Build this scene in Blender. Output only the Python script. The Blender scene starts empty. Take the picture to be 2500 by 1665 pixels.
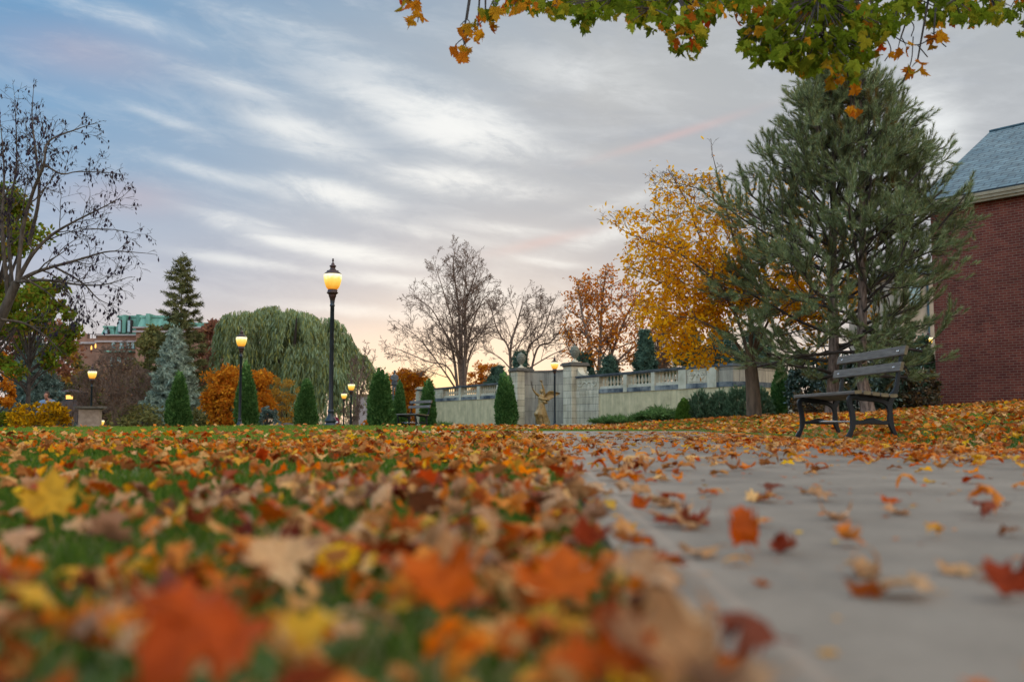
import bpy, math, random
import numpy as np
from mathutils import Vector, Matrix
R = math.radians
rng = np.random.default_rng(7)
random.seed(7)
scn = bpy.context.scene
col = scn.collection

# ------------------------------------------------------------------ camera
CAM_Z = 0.18
FPX = 2431.0                      # focal length in pixels of the 2500 px wide photograph (35 mm)
PITCH = math.atan(197.5 / FPX)
cam = bpy.data.cameras.new('camera'); camo = bpy.data.objects.new('camera', cam); col.objects.link(camo)
camo.location = (0, 0, CAM_Z); camo.rotation_euler = (R(90) + PITCH, 0, 0)
cam.sensor_width = 36; cam.lens = 35.0; cam.clip_start = 0.02; cam.clip_end = 5000
cam.dof.use_dof = True; cam.dof.focus_distance = 18.0; cam.dof.aperture_fstop = 2.9
scn.camera = camo

def ray(px, py):
    dx = (px - 1250) / FPX; dz = (832.5 - py) / FPX
    c, s = math.cos(PITCH), math.sin(PITCH)
    return dx, c - dz * s, s + dz * c
def W(px, py, Y):
    dx, dy, dz = ray(px, py)
    t = Y / dy
    return np.array([dx * t, Y, CAM_Z + dz * t])
def azel(px, py):
    dx, dy, dz = ray(px, py)
    return math.atan2(dx, dy), math.atan2(dz, math.hypot(dx, dy))

def C(h, k=1.0):
    h = h.lstrip('#'); o = []
    for i in (0, 2, 4):
        v = int(h[i:i+2], 16) / 255
        o.append((v / 12.92 if v <= .04045 else ((v + .055) / 1.055) ** 2.4) * k)
    return (*o, 1.0)

# ------------------------------------------------------------------ world: dusk sky with streaky cloud
world = bpy.data.worlds.new('World'); scn.world = world; world.use_nodes = True
wt = world.node_tree; wt.nodes.clear()
def N(tree, typ, **kw):
    n = tree.nodes.new(typ)
    for k, v in kw.items():
        if k.startswith('_'): n.inputs[int(k[1:])].default_value = v
        else: setattr(n, k, v)
    return n
def math_(t, op, a, b=None, c=None, clamp=False):
    n = t.nodes.new('ShaderNodeMath'); n.operation = op; n.use_clamp = clamp
    for i, v in enumerate((a, b, c)):
        if v is None: continue
        if isinstance(v, (int, float)): n.inputs[i].default_value = v
        else: t.links.new(v, n.inputs[i])
    return n.outputs[0]
def mix_(t, fac, a, b, mode='MIX'):
    n = t.nodes.new('ShaderNodeMix'); n.data_type = 'RGBA'; n.blend_type = mode
    for i, v in ((0, fac), (6, a), (7, b)):
        if isinstance(v, (int, float, tuple)): n.inputs[i].default_value = v
        else: t.links.new(v, n.inputs[i])
    return n.outputs[2]
def ramp_(t, fac, stops, interp='LINEAR'):
    n = t.nodes.new('ShaderNodeValToRGB'); n.color_ramp.interpolation = interp
    el = n.color_ramp.elements
    while len(el) > 1: el.remove(el[-1])
    el[0].position = stops[0][0]; el[0].color = stops[0][1]
    for p, c in stops[1:]:
        e = el.new(p); e.color = c
    t.links.new(fac, n.inputs[0]); return n.outputs[0]
def noise_(t, vec, scale, detail=4, rough=.5, dist=0.0, out=0):
    n = t.nodes.new('ShaderNodeTexNoise'); n.inputs['Scale'].default_value = scale
    n.inputs['Detail'].default_value = detail; n.inputs['Roughness'].default_value = rough
    n.inputs['Distortion'].default_value = dist
    if vec is not None: t.links.new(vec, n.inputs['Vector'])
    return n.outputs[out]

SUN_EL, SUN_AZ = R(7), R(-2)
SKY_STRENGTH = 0.1
BACK_SKY = 2.15
tc = N(wt, 'ShaderNodeTexCoord'); sep = N(wt, 'ShaderNodeSeparateXYZ'); wt.links.new(tc.outputs['Generated'], sep.inputs[0])
AZ = math_(wt, 'ARCTAN2', sep.outputs[0], sep.outputs[1])
EL = math_(wt, 'ARCSINE', sep.outputs[2])
sky = N(wt, 'ShaderNodeTexSky', sky_type='NISHITA', sun_disc=False, sun_elevation=SUN_EL, sun_rotation=SUN_AZ)
# stretched cloud coordinates, tilted like the streaks (they fall towards the east side)
u = math_(wt, 'MULTIPLY', AZ, 1.0)
v = math_(wt, 'ADD', math_(wt, 'MULTIPLY', EL, 3.0), math_(wt, 'MULTIPLY', AZ, 0.35))
cmb = N(wt, 'ShaderNodeCombineXYZ'); wt.links.new(u, cmb.inputs[0]); wt.links.new(v, cmb.inputs[1]); cmb.inputs[2].default_value = 3.3
n1 = noise_(wt, cmb.outputs[0], 3.2, 6, .55, .35)
cmb2 = N(wt, 'ShaderNodeCombineXYZ'); wt.links.new(math_(wt, 'MULTIPLY', AZ, 1.0), cmb2.inputs[0])
wt.links.new(math_(wt, 'ADD', math_(wt, 'MULTIPLY', EL, 3.2), math_(wt, 'MULTIPLY', AZ, .32)), cmb2.inputs[1]); cmb2.inputs[2].default_value = 8.1
n2a = noise_(wt, cmb2.outputs[0], 6.5, 9, .66, .7)
n2b = noise_(wt, cmb2.outputs[0], 17, 8, .65, .5)
n2 = math_(wt, 'ADD', math_(wt, 'MULTIPLY', n2a, .62), math_(wt, 'MULTIPLY', n2b, .38))
# base colours of the sky by height over the horizon
K = 1.0 / SKY_STRENGTH
eln = math_(wt, 'DIVIDE', EL, 1.5708)
def st(lst): return [(p, tuple(x * 1.0 for x in C(h, 1.0))) for p, h in lst]
east = ramp_(wt, eln, st([(0, '#e0c8b6'), (.03, '#d9cdc6'), (.08, '#c6c1c2'), (.14, '#b5b7bb'), (.22, '#b3b7ba'), (.32, '#b9bcbd'), (.6, '#b4bfca'), (1, '#aebac8')]))
blue = ramp_(wt, eln, st([(0, '#e2d2c8'), (.04, '#cfc9cb'), (.09, '#b1b9cb'), (.15, '#8aabca'), (.22, '#6b9fc8'), (.32, '#5a92bf'), (.6, '#8fa9c4'), (1, '#98aec6')]))
bf = math_(wt, 'MULTIPLY_ADD', AZ, -1.75, 0.20, clamp=True)
bf = math_(wt, 'ADD', bf, math_(wt, 'MULTIPLY', math_(wt, 'SUBTRACT', n1, .5), -.5), clamp=True)
base = mix_(wt, math_(wt, 'MULTIPLY', bf, 1.0, clamp=True), east, blue)
# darker mauve-grey bands
dk = math_(wt, 'MULTIPLY', math_(wt, 'SUBTRACT', .52, n1), 3.0, clamp=True)
base = mix_(wt, math_(wt, 'MULTIPLY', dk, .6), base, mix_(wt, .5, base, C('#7f8da2')))
# bright openings: soft ellipses (azimuth, elevation, half sizes, tilt) broken up by the streak noise
def blob(px, py, wx, wy, tilt, amt):
    a0, e0 = azel(px, py); ca, sa = math.cos(R(tilt)), math.sin(R(tilt))
    da = math_(wt, 'SUBTRACT', AZ, a0); de = math_(wt, 'SUBTRACT', EL, e0)
    p = math_(wt, 'ADD', math_(wt, 'MULTIPLY', da, ca / wx), math_(wt, 'MULTIPLY', de, sa / wx))
    q = math_(wt, 'ADD', math_(wt, 'MULTIPLY', da, -sa / wy), math_(wt, 'MULTIPLY', de, ca / wy))
    r2 = math_(wt, 'ADD', math_(wt, 'MULTIPLY', p, p), math_(wt, 'MULTIPLY', q, q))
    g = math_(wt, 'POWER', 2.7183, math_(wt, 'MULTIPLY', r2, -1.0))
    return math_(wt, 'MULTIPLY', g, amt)
px = FPX
acc = None
for b in [(1140, 318, 130/px, 46/px, -12, 2.2), (1010, 270, 200/px, 40/px, -14, 1.0), (1090, 438, 130/px, 24/px, -4, 1.5), (1240, 470, 130/px, 20/px, -2, .6), (800, 472, 110/px, 26/px, -8, 1.6), (760, 340, 120/px, 40/px, -16, .6), (560, 200, 160/px, 20/px, -12, .4),
          (700, 310, 90/px, 22/px, -14, .45), (640, 565, 130/px, 18/px, -13, 1.3), (850, 615, 160/px, 18/px, -8, 1.2), (1450, 190, 170/px, 40/px, -10, .4), (2262, 325, 60/px, 75/px, 25, 1.6),
          (1480, 575, 110/px, 22/px, 16, .75), (1160, 720, 140/px, 45/px, 0, .5), (400, 290, 80/px, 12/px, -15, .35), (1330, 640, 110/px, 10/px, -6, .4), (930, 170, 220/px, 22/px, -10, .3),
          (2150, 300, 160/px, 80/px, 0, .3), (880, 760, 200/px, 14/px, -4, .5), (1000, 690, 160/px, 14/px, -6, .6), (600, 640, 150/px, 12/px, -6, .5), (1250, 560, 140/px, 14/px, -6, .35), (1000, 560, 150/px, 14/px, -10, .35), (500, 420, 120/px, 14/px, -12, .4), (700, 60, 200/px, 20/px, -8, .35), (300, 40, 160/px, 22/px, -10, .35), (1560, 480, 160/px, 16/px, 14, .35), (1400, 380, 160/px, 14/px, -8, .2)]:
    g = blob(*b); acc = g if acc is None else math_(wt, 'ADD', acc, g)
brk = math_(wt, 'MULTIPLY_ADD', math_(wt, 'SUBTRACT', n2, .40), 5.5, 0.0, clamp=True)
acc = math_(wt, 'MULTIPLY', acc, math_(wt, 'MULTIPLY_ADD', brk, .8, .2))
acc = math_(wt, 'MULTIPLY', math_(wt, 'SUBTRACT', 1.0, math_(wt, 'POWER', 2.7183, math_(wt, 'MULTIPLY', acc, -1.9))), 1.0, clamp=True)
thin = math_(wt, 'MULTIPLY', math_(wt, 'SUBTRACT', n2, .50), 4.2, clamp=True)
base = mix_(wt, math_(wt, 'MULTIPLY', thin, .3), base, C('#e4e7ea'))
n3 = noise_(wt, cmb.outputs[0], 9, 7, .6, .3)
str_ = math_(wt, 'MULTIPLY', math_(wt, 'SUBTRACT', .5, n3), 2.2, clamp=True)
base = mix_(wt, math_(wt, 'MULTIPLY', str_, .30), base, C('#8f9ab0'))
base = mix_(wt, acc, base, C('#eff1f0'))
# faint pink streaks
pk = None
for b in [(200, 130, 200/px, 60/px, 0, .5), (1650, 330, 160/px, 10/px, 14, .75), (1330, 590, 120/px, 14/px, 12, .6), (300, 480, 140/px, 40/px, 0, .5)]:
    g = blob(*b); pk = g if pk is None else math_(wt, 'ADD', pk, g)
base = mix_(wt, math_(wt, 'MULTIPLY', pk, .55, clamp=True), base, C('#e0b8b4'))
# sunset glow low over the horizon
base = mix_(wt, math_(wt, 'MULTIPLY', blob(1150, 870, 460/px, 100/px, 0, 1.0), .55, clamp=True), base, C('#f6dcc6'))
base = mix_(wt, math_(wt, 'MULTIPLY', blob(1090, 945, 200/px, 48/px, 0, 1.0), .85, clamp=True), base, C('#ffd9a0', 1.1))
base = mix_(wt, math_(wt, 'MULTIPLY', blob(1620, 860, 300/px, 80/px, 0, 1.0), .6, clamp=True), base, C('#ffe6cf'))
base = mix_(wt, math_(wt, 'MULTIPLY', blob(800, 860, 300/px, 60/px, 0, 1.0), .4, clamp=True), base, C('#ffe0cc'))
# added fill light: unseen sky overhead and behind the camera made brighter and warmer
bk = math_(wt, 'MULTIPLY_ADD', math_(wt, 'MULTIPLY', math_(wt, 'SUBTRACT', .72, sep.outputs[1]), 1.3, clamp=True), BACK_SKY * K, K * .9)
kc = N(wt, 'ShaderNodeCombineColor')
for i, w_ in enumerate((1.07, 1.0, .86)): wt.links.new(math_(wt, 'ADD', math_(wt, 'MULTIPLY', bk, w_), K * (1 - w_)), kc.inputs[i])
scaled = mix_(wt, 1.0, base, kc.outputs[0], 'MULTIPLY')
fin = mix_(wt, .06, scaled, sky.outputs[0])
bg = N(wt, 'ShaderNodeBackground'); bg.inputs[1].default_value = SKY_STRENGTH
wt.links.new(fin, bg.inputs[0]); wo = N(wt, 'ShaderNodeOutputWorld'); wt.links.new(bg.outputs[0], wo.inputs[0])
world.cycles.sampling_method = 'MANUAL'; world.cycles.sample_map_resolution = 512

sl = bpy.data.lights.new('sun', 'SUN'); sl.energy = 0.8; sl.angle = R(14); sl.color = (1, .84, .66)
so = bpy.data.objects.new('sun', sl); col.objects.link(so)
sd = Vector((math.sin(SUN_AZ) * math.cos(SUN_EL), math.cos(SUN_AZ) * math.cos(SUN_EL), math.sin(SUN_EL)))
so.rotation_euler = sd.to_track_quat('Z', 'Y').to_euler()

scn.view_settings.view_transform = 'Standard'; scn.view_settings.look = 'None'
scn.view_settings.gamma = 1; scn.view_settings.use_curve_mapping = False; scn.view_settings.exposure = 0.2
scn.cycles.use_denoising = True; scn.cycles.max_bounces = 6; scn.cycles.diffuse_bounces = 3
scn.cycles.transmission_bounces = 4; scn.cycles.transparent_max_bounces = 6; scn.cycles.sample_clamp_indirect = 4

# ------------------------------------------------------------------ helpers: meshes
def tag(o, label=None, cat=None, group=None, kind=None):
    for k, v_ in (('label', label), ('category', cat), ('group', group), ('kind', kind)):
        if v_: o[k] = v_
    return o
def thing(name, label, cat, loc=(0, 0, 0), rz=0, group=None):
    o = bpy.data.objects.new(name, None); col.objects.link(o); o.empty_display_size = .2
    o.location = tuple(float(x) for x in loc); o.rotation_euler = (0, 0, rz)
    return tag(o, label, cat, group)
def copy_tree(o, parent=None):
    c = o.copy(); col.objects.link(c)
    if parent: c.parent = parent
    for ch in list(o.children): copy_tree(ch, c)
    return c
def mesh(name, chunks, mats, smooth=False):
    """chunks: (V (n,3), F (m,k) int array, material index)"""
    me = bpy.data.meshes.new(name)
    Vs, LI, LS, LT, MI, off, lo = [], [], [], [], [], 0, 0
    for ch in chunks:
        V, F = np.asarray(ch[0], np.float32), np.asarray(ch[1], np.int64)
        mi = ch[2] if len(ch) > 2 else 0
        if len(F) == 0: continue
        m, k = F.shape
        Vs.append(V); LI.append((F + off).ravel()); LS.append(lo + np.arange(m) * k); LT.append(np.full(m, k)); MI.append(np.full(m, mi))
        off += len(V); lo += m * k
    V = np.concatenate(Vs); LI = np.concatenate(LI); LS = np.concatenate(LS); LT = np.concatenate(LT); MI = np.concatenate(MI)
    me.vertices.add(len(V)); me.vertices.foreach_set('co', V.ravel())
    me.loops.add(len(LI)); me.loops.foreach_set('vertex_index', LI.astype(np.int32))
    me.polygons.add(len(LS)); me.polygons.foreach_set('loop_start', LS.astype(np.int32)); me.polygons.foreach_set('loop_total', LT.astype(np.int32))
    me.polygons.foreach_set('material_index', MI.astype(np.int32))
    me.polygons.foreach_set('use_smooth', np.full(len(LS), smooth))
    for m in (mats if isinstance(mats, (list, tuple)) else [mats]): me.materials.append(m)
    me.update(calc_edges=True); me.validate()
    return me
def obj(name, chunks, mats, parent=None, smooth=False, loc=None):
    me = chunks if isinstance(chunks, bpy.types.Mesh) else mesh(name, chunks, mats, smooth)
    o = bpy.data.objects.new(name, me); col.objects.link(o)
    if parent: o.parent = parent
    if loc is not None: o.location = tuple(float(x) for x in loc)
    return o
BOXF = np.array([[0,3,2,1],[4,5,6,7],[0,1,5,4],[1,2,6,5],[2,3,7,6],[3,0,4,7]])
def box(x0, x1, y0, y1, z0, z1):
    return (np.array([[x0,y0,z0],[x1,y0,z0],[x1,y1,z0],[x0,y1,z0],[x0,y0,z1],[x1,y0,z1],[x1,y1,z1],[x0,y1,z1]], float), BOXF)
def prism(poly, z0, z1):
    """plan polygon extruded in z"""
    n = len(poly); p = np.array(poly, float)
    V = np.concatenate([np.c_[p, np.full(n, z0)], np.c_[p, np.full(n, z1)]])
    sides = np.array([[i, (i+1) % n, n + (i+1) % n, n + i] for i in range(n)])
    return [(V, sides), (V, np.arange(n)[::-1][None]), (V, (np.arange(n) + n)[None])]
def lathe(prof, n=16, c=(0, 0)):
    p = np.array(prof, float); a = np.linspace(0, 2*np.pi, n, endpoint=False)
    V = np.stack([c[0] + p[:, :1] * np.cos(a), c[1] + p[:, :1] * np.sin(a), np.repeat(p[:, 1:], n, 1)], -1).reshape(-1, 3)
    F = [[i*n + j, i*n + (j+1) % n, (i+1)*n + (j+1) % n, (i+1)*n + j] for i in range(len(p)-1) for j in range(n)]
    if p[0, 1] > p[-1, 1]: F = [f[::-1] for f in F]
    return (V, np.array(F))
def tube(pts, rad, k=6, cap=False):
    P = np.asarray(pts, float); n = len(P); r = np.broadcast_to(np.asarray(rad, float), (n,))
    T = np.gradient(P, axis=0); T /= np.linalg.norm(T, axis=1, keepdims=True) + 1e-9
    ref = np.where(np.abs(T[:, 2:3]) > .9, np.array([[1., 0, 0]]), np.array([[0, 0, 1.]]))
    A = np.cross(T, ref); A /= np.linalg.norm(A, axis=1, keepdims=True) + 1e-9
    for i in range(1, n):           # keep the frame from flipping
        a = A[i-1] - T[i] * np.dot(A[i-1], T[i]); l = np.linalg.norm(a)
        if l > 1e-6: A[i] = a / l
    B = np.cross(T, A); t = np.arange(k) * 2*np.pi/k
    V = (P[:, None] + r[:, None, None] * (np.cos(t)[None, :, None] * A[:, None] + np.sin(t)[None, :, None] * B[:, None])).reshape(-1, 3)
    i = np.arange(n-1)[:, None]*k; j = np.arange(k)[None]; j2 = (j+1) % k
    F = np.stack([i + j, i + j2, i + k + j2, i + k + j], -1).reshape(-1, 4)
    if cap:
        V = np.concatenate([V, P[:1], P[-1:]]); m = n*k
        q = np.arange(k); q2 = (q+1) % k
        F2 = np.concatenate([np.stack([q2, q, np.full(k, m), np.full(k, m)], -1)[:, :3], np.stack([(n-1)*k+q, (n-1)*k+q2, np.full(k, m+1)], -1)])
        return [(V, F), (V, F2)]
    return (V, F)
def tubes(lines, k=5, kmin=3):
    """many tubes in one chunk list; thin ones with fewer sides"""
    out = []
    byk = {}
    for P, r in lines:
        kk = k if r[0] > .05 else (max(kmin, k-2) if r[0] > .02 else kmin)
        byk.setdefault(kk, []).append(tube(P, r, kk))
    for kk, L in byk.items():
        V = np.concatenate([a for a, _ in L]); o = np.cumsum([0] + [len(a) for a, _ in L[:-1]])
        out.append((V, np.concatenate([f + q for (_, f), q in zip(L, o)])))
    return out
def sphere(c, r, n=12, m=8):
    c = np.array(c, float); r = np.broadcast_to(np.array(r, float), (3,))
    th = np.linspace(0, np.pi, m+1); ph = np.linspace(0, 2*np.pi, n, endpoint=False)
    V = np.stack([np.sin(th)[:, None]*np.cos(ph), np.sin(th)[:, None]*np.sin(ph), np.repeat(np.cos(th)[:, None], n, 1)], -1).reshape(-1, 3)*r + c
    F = [[i*n+j, (i+1)*n+j, (i+1)*n+(j+1) % n, i*n+(j+1) % n] for i in range(m) for j in range(n)]
    return (V, np.array(F))
def basis(d, spin):
    """(N,3) z axes + spin -> (N,3,3) matrices (columns x, y, z)"""
    d = d / (np.linalg.norm(d, axis=1, keepdims=True) + 1e-9)
    ref = np.where(np.abs(d[:, 2:3]) > .95, np.array([[1., 0, 0]]), np.array([[0, 0, 1.]]))
    x = np.cross(ref, d); x /= np.linalg.norm(x, axis=1, keepdims=True) + 1e-9
    y = np.cross(d, x)
    c, s = np.cos(spin)[:, None], np.sin(spin)[:, None]
    return np.stack([x*c + y*s, -x*s + y*c, d], -1)
def scatter(T, F, pos, rot, scl):
    T = np.asarray(T, float); F = np.asarray(F); n = len(pos)
    scl = np.asarray(scl, float)
    if scl.ndim == 1: scl = scl[:, None]
    V = np.einsum('nij,nvj->nvi', rot, T[None] * scl[:, None, :]) + pos[:, None]
    FF = (F[None] + (np.arange(n) * len(T))[:, None, None]).reshape(-1, F.shape[1])
    return (V.reshape(-1, 3), FF)
def rdir(n, zb=0.0):
    d = rng.normal(size=(n, 3)); d /= np.linalg.norm(d, axis=1, keepdims=True); d[:, 2] += zb
    return d / np.linalg.norm(d, axis=1, keepdims=True)

# ------------------------------------------------------------------ helpers: materials
def newmat(name):
    m = bpy.data.materials.new(name); m.use_nodes = True; t = m.node_tree; t.nodes.clear()
    o = t.nodes.new('ShaderNodeOutputMaterial'); return m, t, o
def pbr(name, c1, c2=None, scale=6, rough=.8, metal=0, bump=0.0, bscale=40, spec=.4, stops=None, stretch=None, detail=6, lo=.35, hi=.65, emit=None):
    m, t, o = newmat(name); b = t.nodes.new('ShaderNodeBsdfPrincipled'); t.links.new(b.outputs[0], o.inputs[0])
    b.inputs['Roughness'].default_value = rough; b.inputs['Metallic'].default_value = metal; b.inputs['Specular IOR Level'].default_value = spec
    tcn = t.nodes.new('ShaderNodeTexCoord'); vec = tcn.outputs['Object']
    if stretch:
        mp = t.nodes.new('ShaderNodeMapping'); mp.inputs['Scale'].default_value = stretch; t.links.new(vec, mp.inputs[0]); vec = mp.outputs[0]
    if c2 is None and stops is None: b.inputs[0].default_value = c1
    else:
        n = noise_(t, vec, scale, detail, .6)
        t.links.new(ramp_(t, n, stops or [(lo, c1), (hi, c2)]), b.inputs[0])
    if bump:
        bn = t.nodes.new('ShaderNodeBump'); bn.inputs['Strength'].default_value = bump; bn.inputs['Distance'].default_value = .02
        t.links.new(noise_(t, vec, bscale, 5, .6), bn.inputs['Height']); t.links.new(bn.outputs[0], b.inputs['Normal'])
    return m
def leafmat(name, cols, trans=.3, nscale=1.2, namp=.35, back=None, gloss=0.0, interp='LINEAR', rough=.6):
    """per-leaf colour picked by island, gentle clump variation by noise"""
    m, t, o = newmat(name)
    g = t.nodes.new('ShaderNodeNewGeometry'); n = len(cols)
    c = ramp_(t, g.outputs['Random Per Island'], [(i / n if interp == 'CONSTANT' else i / max(1, n-1), C(h)) for i, h in enumerate(cols)], interp)
    tcn = t.nodes.new('ShaderNodeTexCoord')
    nz = noise_(t, tcn.outputs['Object'], nscale, 3, .5)
    f = math_(t, 'MULTIPLY_ADD', nz, 2*namp, 1 - namp)
    cmbn = t.nodes.new('ShaderNodeCombineColor')
    for i in range(3): t.links.new(f, cmbn.inputs[i])
    c = mix_(t, 1.0, c, cmbn.outputs[0], 'MULTIPLY')
    if back: c = mix_(t, math_(t, 'MULTIPLY', g.outputs['Backfacing'], back[1]), c, C(back[0]))
    d = t.nodes.new('ShaderNodeBsdfPrincipled'); d.inputs['Roughness'].default_value = rough; d.inputs['Specular IOR Level'].default_value = gloss
    tr = t.nodes.new('ShaderNodeBsdfTranslucent'); mx = t.nodes.new('ShaderNodeMixShader'); mx.inputs[0].default_value = trans
    t.links.new(c, d.inputs[0]); t.links.new(c, tr.inputs[0]); t.links.new(d.outputs[0], mx.inputs[1]); t.links.new(tr.outputs[0], mx.inputs[2])
    t.links.new(mx.outputs[0], o.inputs[0]); return m

M = {}
M['bark'] = pbr('bark', C('#3a3029'), C('#5d5046'), 14, .95, bump=.6, bscale=30, stretch=(1, 1, .25))
M['bark_dark'] = pbr('bark_dark', C('#352c29'), C('#524640'), 8, .95)
M['bark_warm'] = pbr('bark_warm', C('#5c483e'), C('#7c6456'), 5, .95)
M['bark_pine'] = pbr('bark_pine', C('#4c3b33'), C('#957c6e'), 22, .95, bump=1.0, bscale=26, stretch=(1, 1, .22))
M['bark_grey'] = pbr('bark_grey', C('#4f4034'), C('#745e4c'), 10, .95, bump=.4, bscale=20, stretch=(1, 1, .2))
M['iron'] = pbr('iron', C('#080a0d'), C('#12161b'), 9, .5, 0, bump=.1, bscale=60, spec=.35)
M['post_paint'] = pbr('post_paint', C('#10151c'), C('#1d2732'), 6, .35, .2, spec=.6)
M['post_brown'] = pbr('post_brown', C('#2b1a17'), C('#4b2c25'), 10, .4, .3, spec=.6)
M['wood'] = pbr('wood', C('#463e38'), C('#7a7068'), 6, .65, bump=.3, bscale=30, stretch=(14, .8, 14), lo=.3, hi=.7)
M['wood_end'] = pbr('wood_end', C('#66563e'), C('#7c6a4c'), 20, .7)
M['steel'] = pbr('steel', C('#d8d8da'), None, rough=.25, metal=.8)
M['limestone'] = pbr('limestone', C('#a89a82'), C('#d0c2aa'), 1.6, .9, bump=.25, bscale=14, lo=.3, hi=.68)
M['stone_dark'] = pbr('stone_dark', C('#3e4147'), C('#6b6a68'), 1.5, .9, bump=.3, bscale=14)
M['stone_band'] = pbr('stone_band', C('#3a4048'), C('#8e8b86'), .9, .9, bump=.2, bscale=10, lo=.42, hi=.62)
M['urn_stone'] = pbr('urn_stone', C('#5c5a50'), C('#85806f'), 7, .9, bump=.5, bscale=12)
M['sandstone'] = pbr('sandstone', C('#8c7667'), C('#a58f80'), 5, .9, bump=.15)
M['cap_stone'] = pbr('cap_stone', C('#4f4740'), C('#6c635a'), 5, .9, bump=.2)
M['bronze'] = pbr('bronze', None, None, 2.2, .45, .2, stops=[(.3, C('#5f4526')), (.5, C('#987440')), (.68, C('#a09070'))], spec=.5)
M['bronze_dark'] = pbr('bronze_dark', C('#4b4038'), C('#6b5c52'), 6, .6, .3)
M['soil'] = pbr('soil', C('#3a2f20'), C('#56452c'), 12, 1)
M['copper'] = pbr('copper', C('#4f7d70'), C('#82b3a2'), .9, .7, lo=.35, hi=.7, stretch=(1, 1, .3))
M['far_brick'] = pbr('far_brick', C('#84604f'), C('#96705f'), 2.0, .9)
M['far_stone'] = pbr('far_stone', C('#9a8a8a'), C('#b0a2a0'), 1, .9)
M['far_glass'] = pbr('far_glass', C('#5b7f86'), C('#8fb0b4'), .8, .2, spec=.8)
M['far_dark'] = pbr('far_dark', C('#4b3f42'), C('#5c4e4e'), 1, .9)
M['beige'] = pbr('beige', C('#a08a76'), C('#b7a28e'), .7, .9)
M['trim'] = pbr('trim', C('#8d7c64'), C('#a09078'), 3, .7)
M['teal_metal'] = pbr('teal_metal', C('#20343e'), C('#3a5560'), 3, .5, .2)

# stucco lower wall, ashlar, brick, slate, concrete and lawn earth: patterned materials
def ashlar(name, c1, c2, mortar, bw, bh, msize, offset=.5, rot=(R(90), 0, 0), bump=.3, noise=.5, vstain=0, rough=.9):
    m, t, o = newmat(name); b = t.nodes.new('ShaderNodeBsdfPrincipled'); t.links.new(b.outputs[0], o.inputs[0]); b.inputs['Roughness'].default_value = rough
    b.inputs['Specular IOR Level'].default_value = .3
    uv = t.nodes.new('ShaderNodeTexCoord')
    sp = t.nodes.new('ShaderNodeSeparateXYZ'); t.links.new(uv.outputs['Object'], sp.inputs[0])
    cx = t.nodes.new('ShaderNodeCombineXYZ'); t.links.new(sp.outputs[0], cx.inputs[0]); t.links.new(sp.outputs[2], cx.inputs[1])
    br = t.nodes.new('ShaderNodeTexBrick'); t.links.new(cx.outputs[0], br.inputs['Vector'])
    br.inputs['Scale'].default_value = 1; br.inputs['Brick Width'].default_value = bw; br.inputs['Row Height'].default_value = bh
    br.inputs['Mortar Size'].default_value = msize; br.inputs['Mortar Smooth'].default_value = .2; br.offset = offset; br.inputs['Bias'].default_value = 0
    br.inputs['Color1'].default_value = c1; br.inputs['Color2'].default_value = c2; br.inputs['Mortar'].default_value = mortar
    nz = noise_(t, uv.outputs['Object'], 1.3, 7, .65)
    c = mix_(t, noise, br.outputs[0], ramp_(t, nz, [(.3, (.55, .55, .55, 1)), (.7, (1.15, 1.15, 1.15, 1))]), 'MULTIPLY')
    if vstain:
        mp = t.nodes.new('ShaderNodeMapping'); mp.inputs['Scale'].default_value = (3, 3, .35); t.links.new(uv.outputs['Object'], mp.inputs[0])
        c = mix_(t, vstain, c, ramp_(t, noise_(t, mp.outputs[0], 1.4, 6, .6), [(.35, (.68, .66, .65, 1)), (.6, (1.08, 1.06, 1.02, 1))]), 'MULTIPLY')
    t.links.new(c, b.inputs[0])
    bp = t.nodes.new('ShaderNodeBump'); bp.inputs['Strength'].default_value = bump; bp.inputs['Distance'].default_value = .01
    h = math_(t, 'ADD', math_(t, 'MULTIPLY', br.outputs['Fac'], -1.0), math_(t, 'MULTIPLY', noise_(t, uv.outputs['Object'], 40, 4, .6), .5))
    t.links.new(h, bp.inputs['Height']); t.links.new(bp.outputs[0], b.inputs['Normal'])
    return m
M['ashlar'] = ashlar('ashlar', C('#bfae94'), C('#d2c2aa'), C('#746b60'), 1.1, .42, .012, vstain=.8)
M['niche_stone'] = ashlar('niche_stone', C('#998d80'), C('#ac9e8c'), C('#6e6558'), 1.6, .9, .014, vstain=1.0)
M['stucco'] = ashlar('stucco', C('#cfba92'), C('#d5c098'), C('#cfba92'), 9, 9, .001, vstain=.55, bump=.8, noise=.7)
M['brick'] = ashlar('brick', C('#682c24'), C('#823f30'), C('#84695a'), .21, .075, .008, noise=.8, bump=.5)
M['slate'] = None
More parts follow.
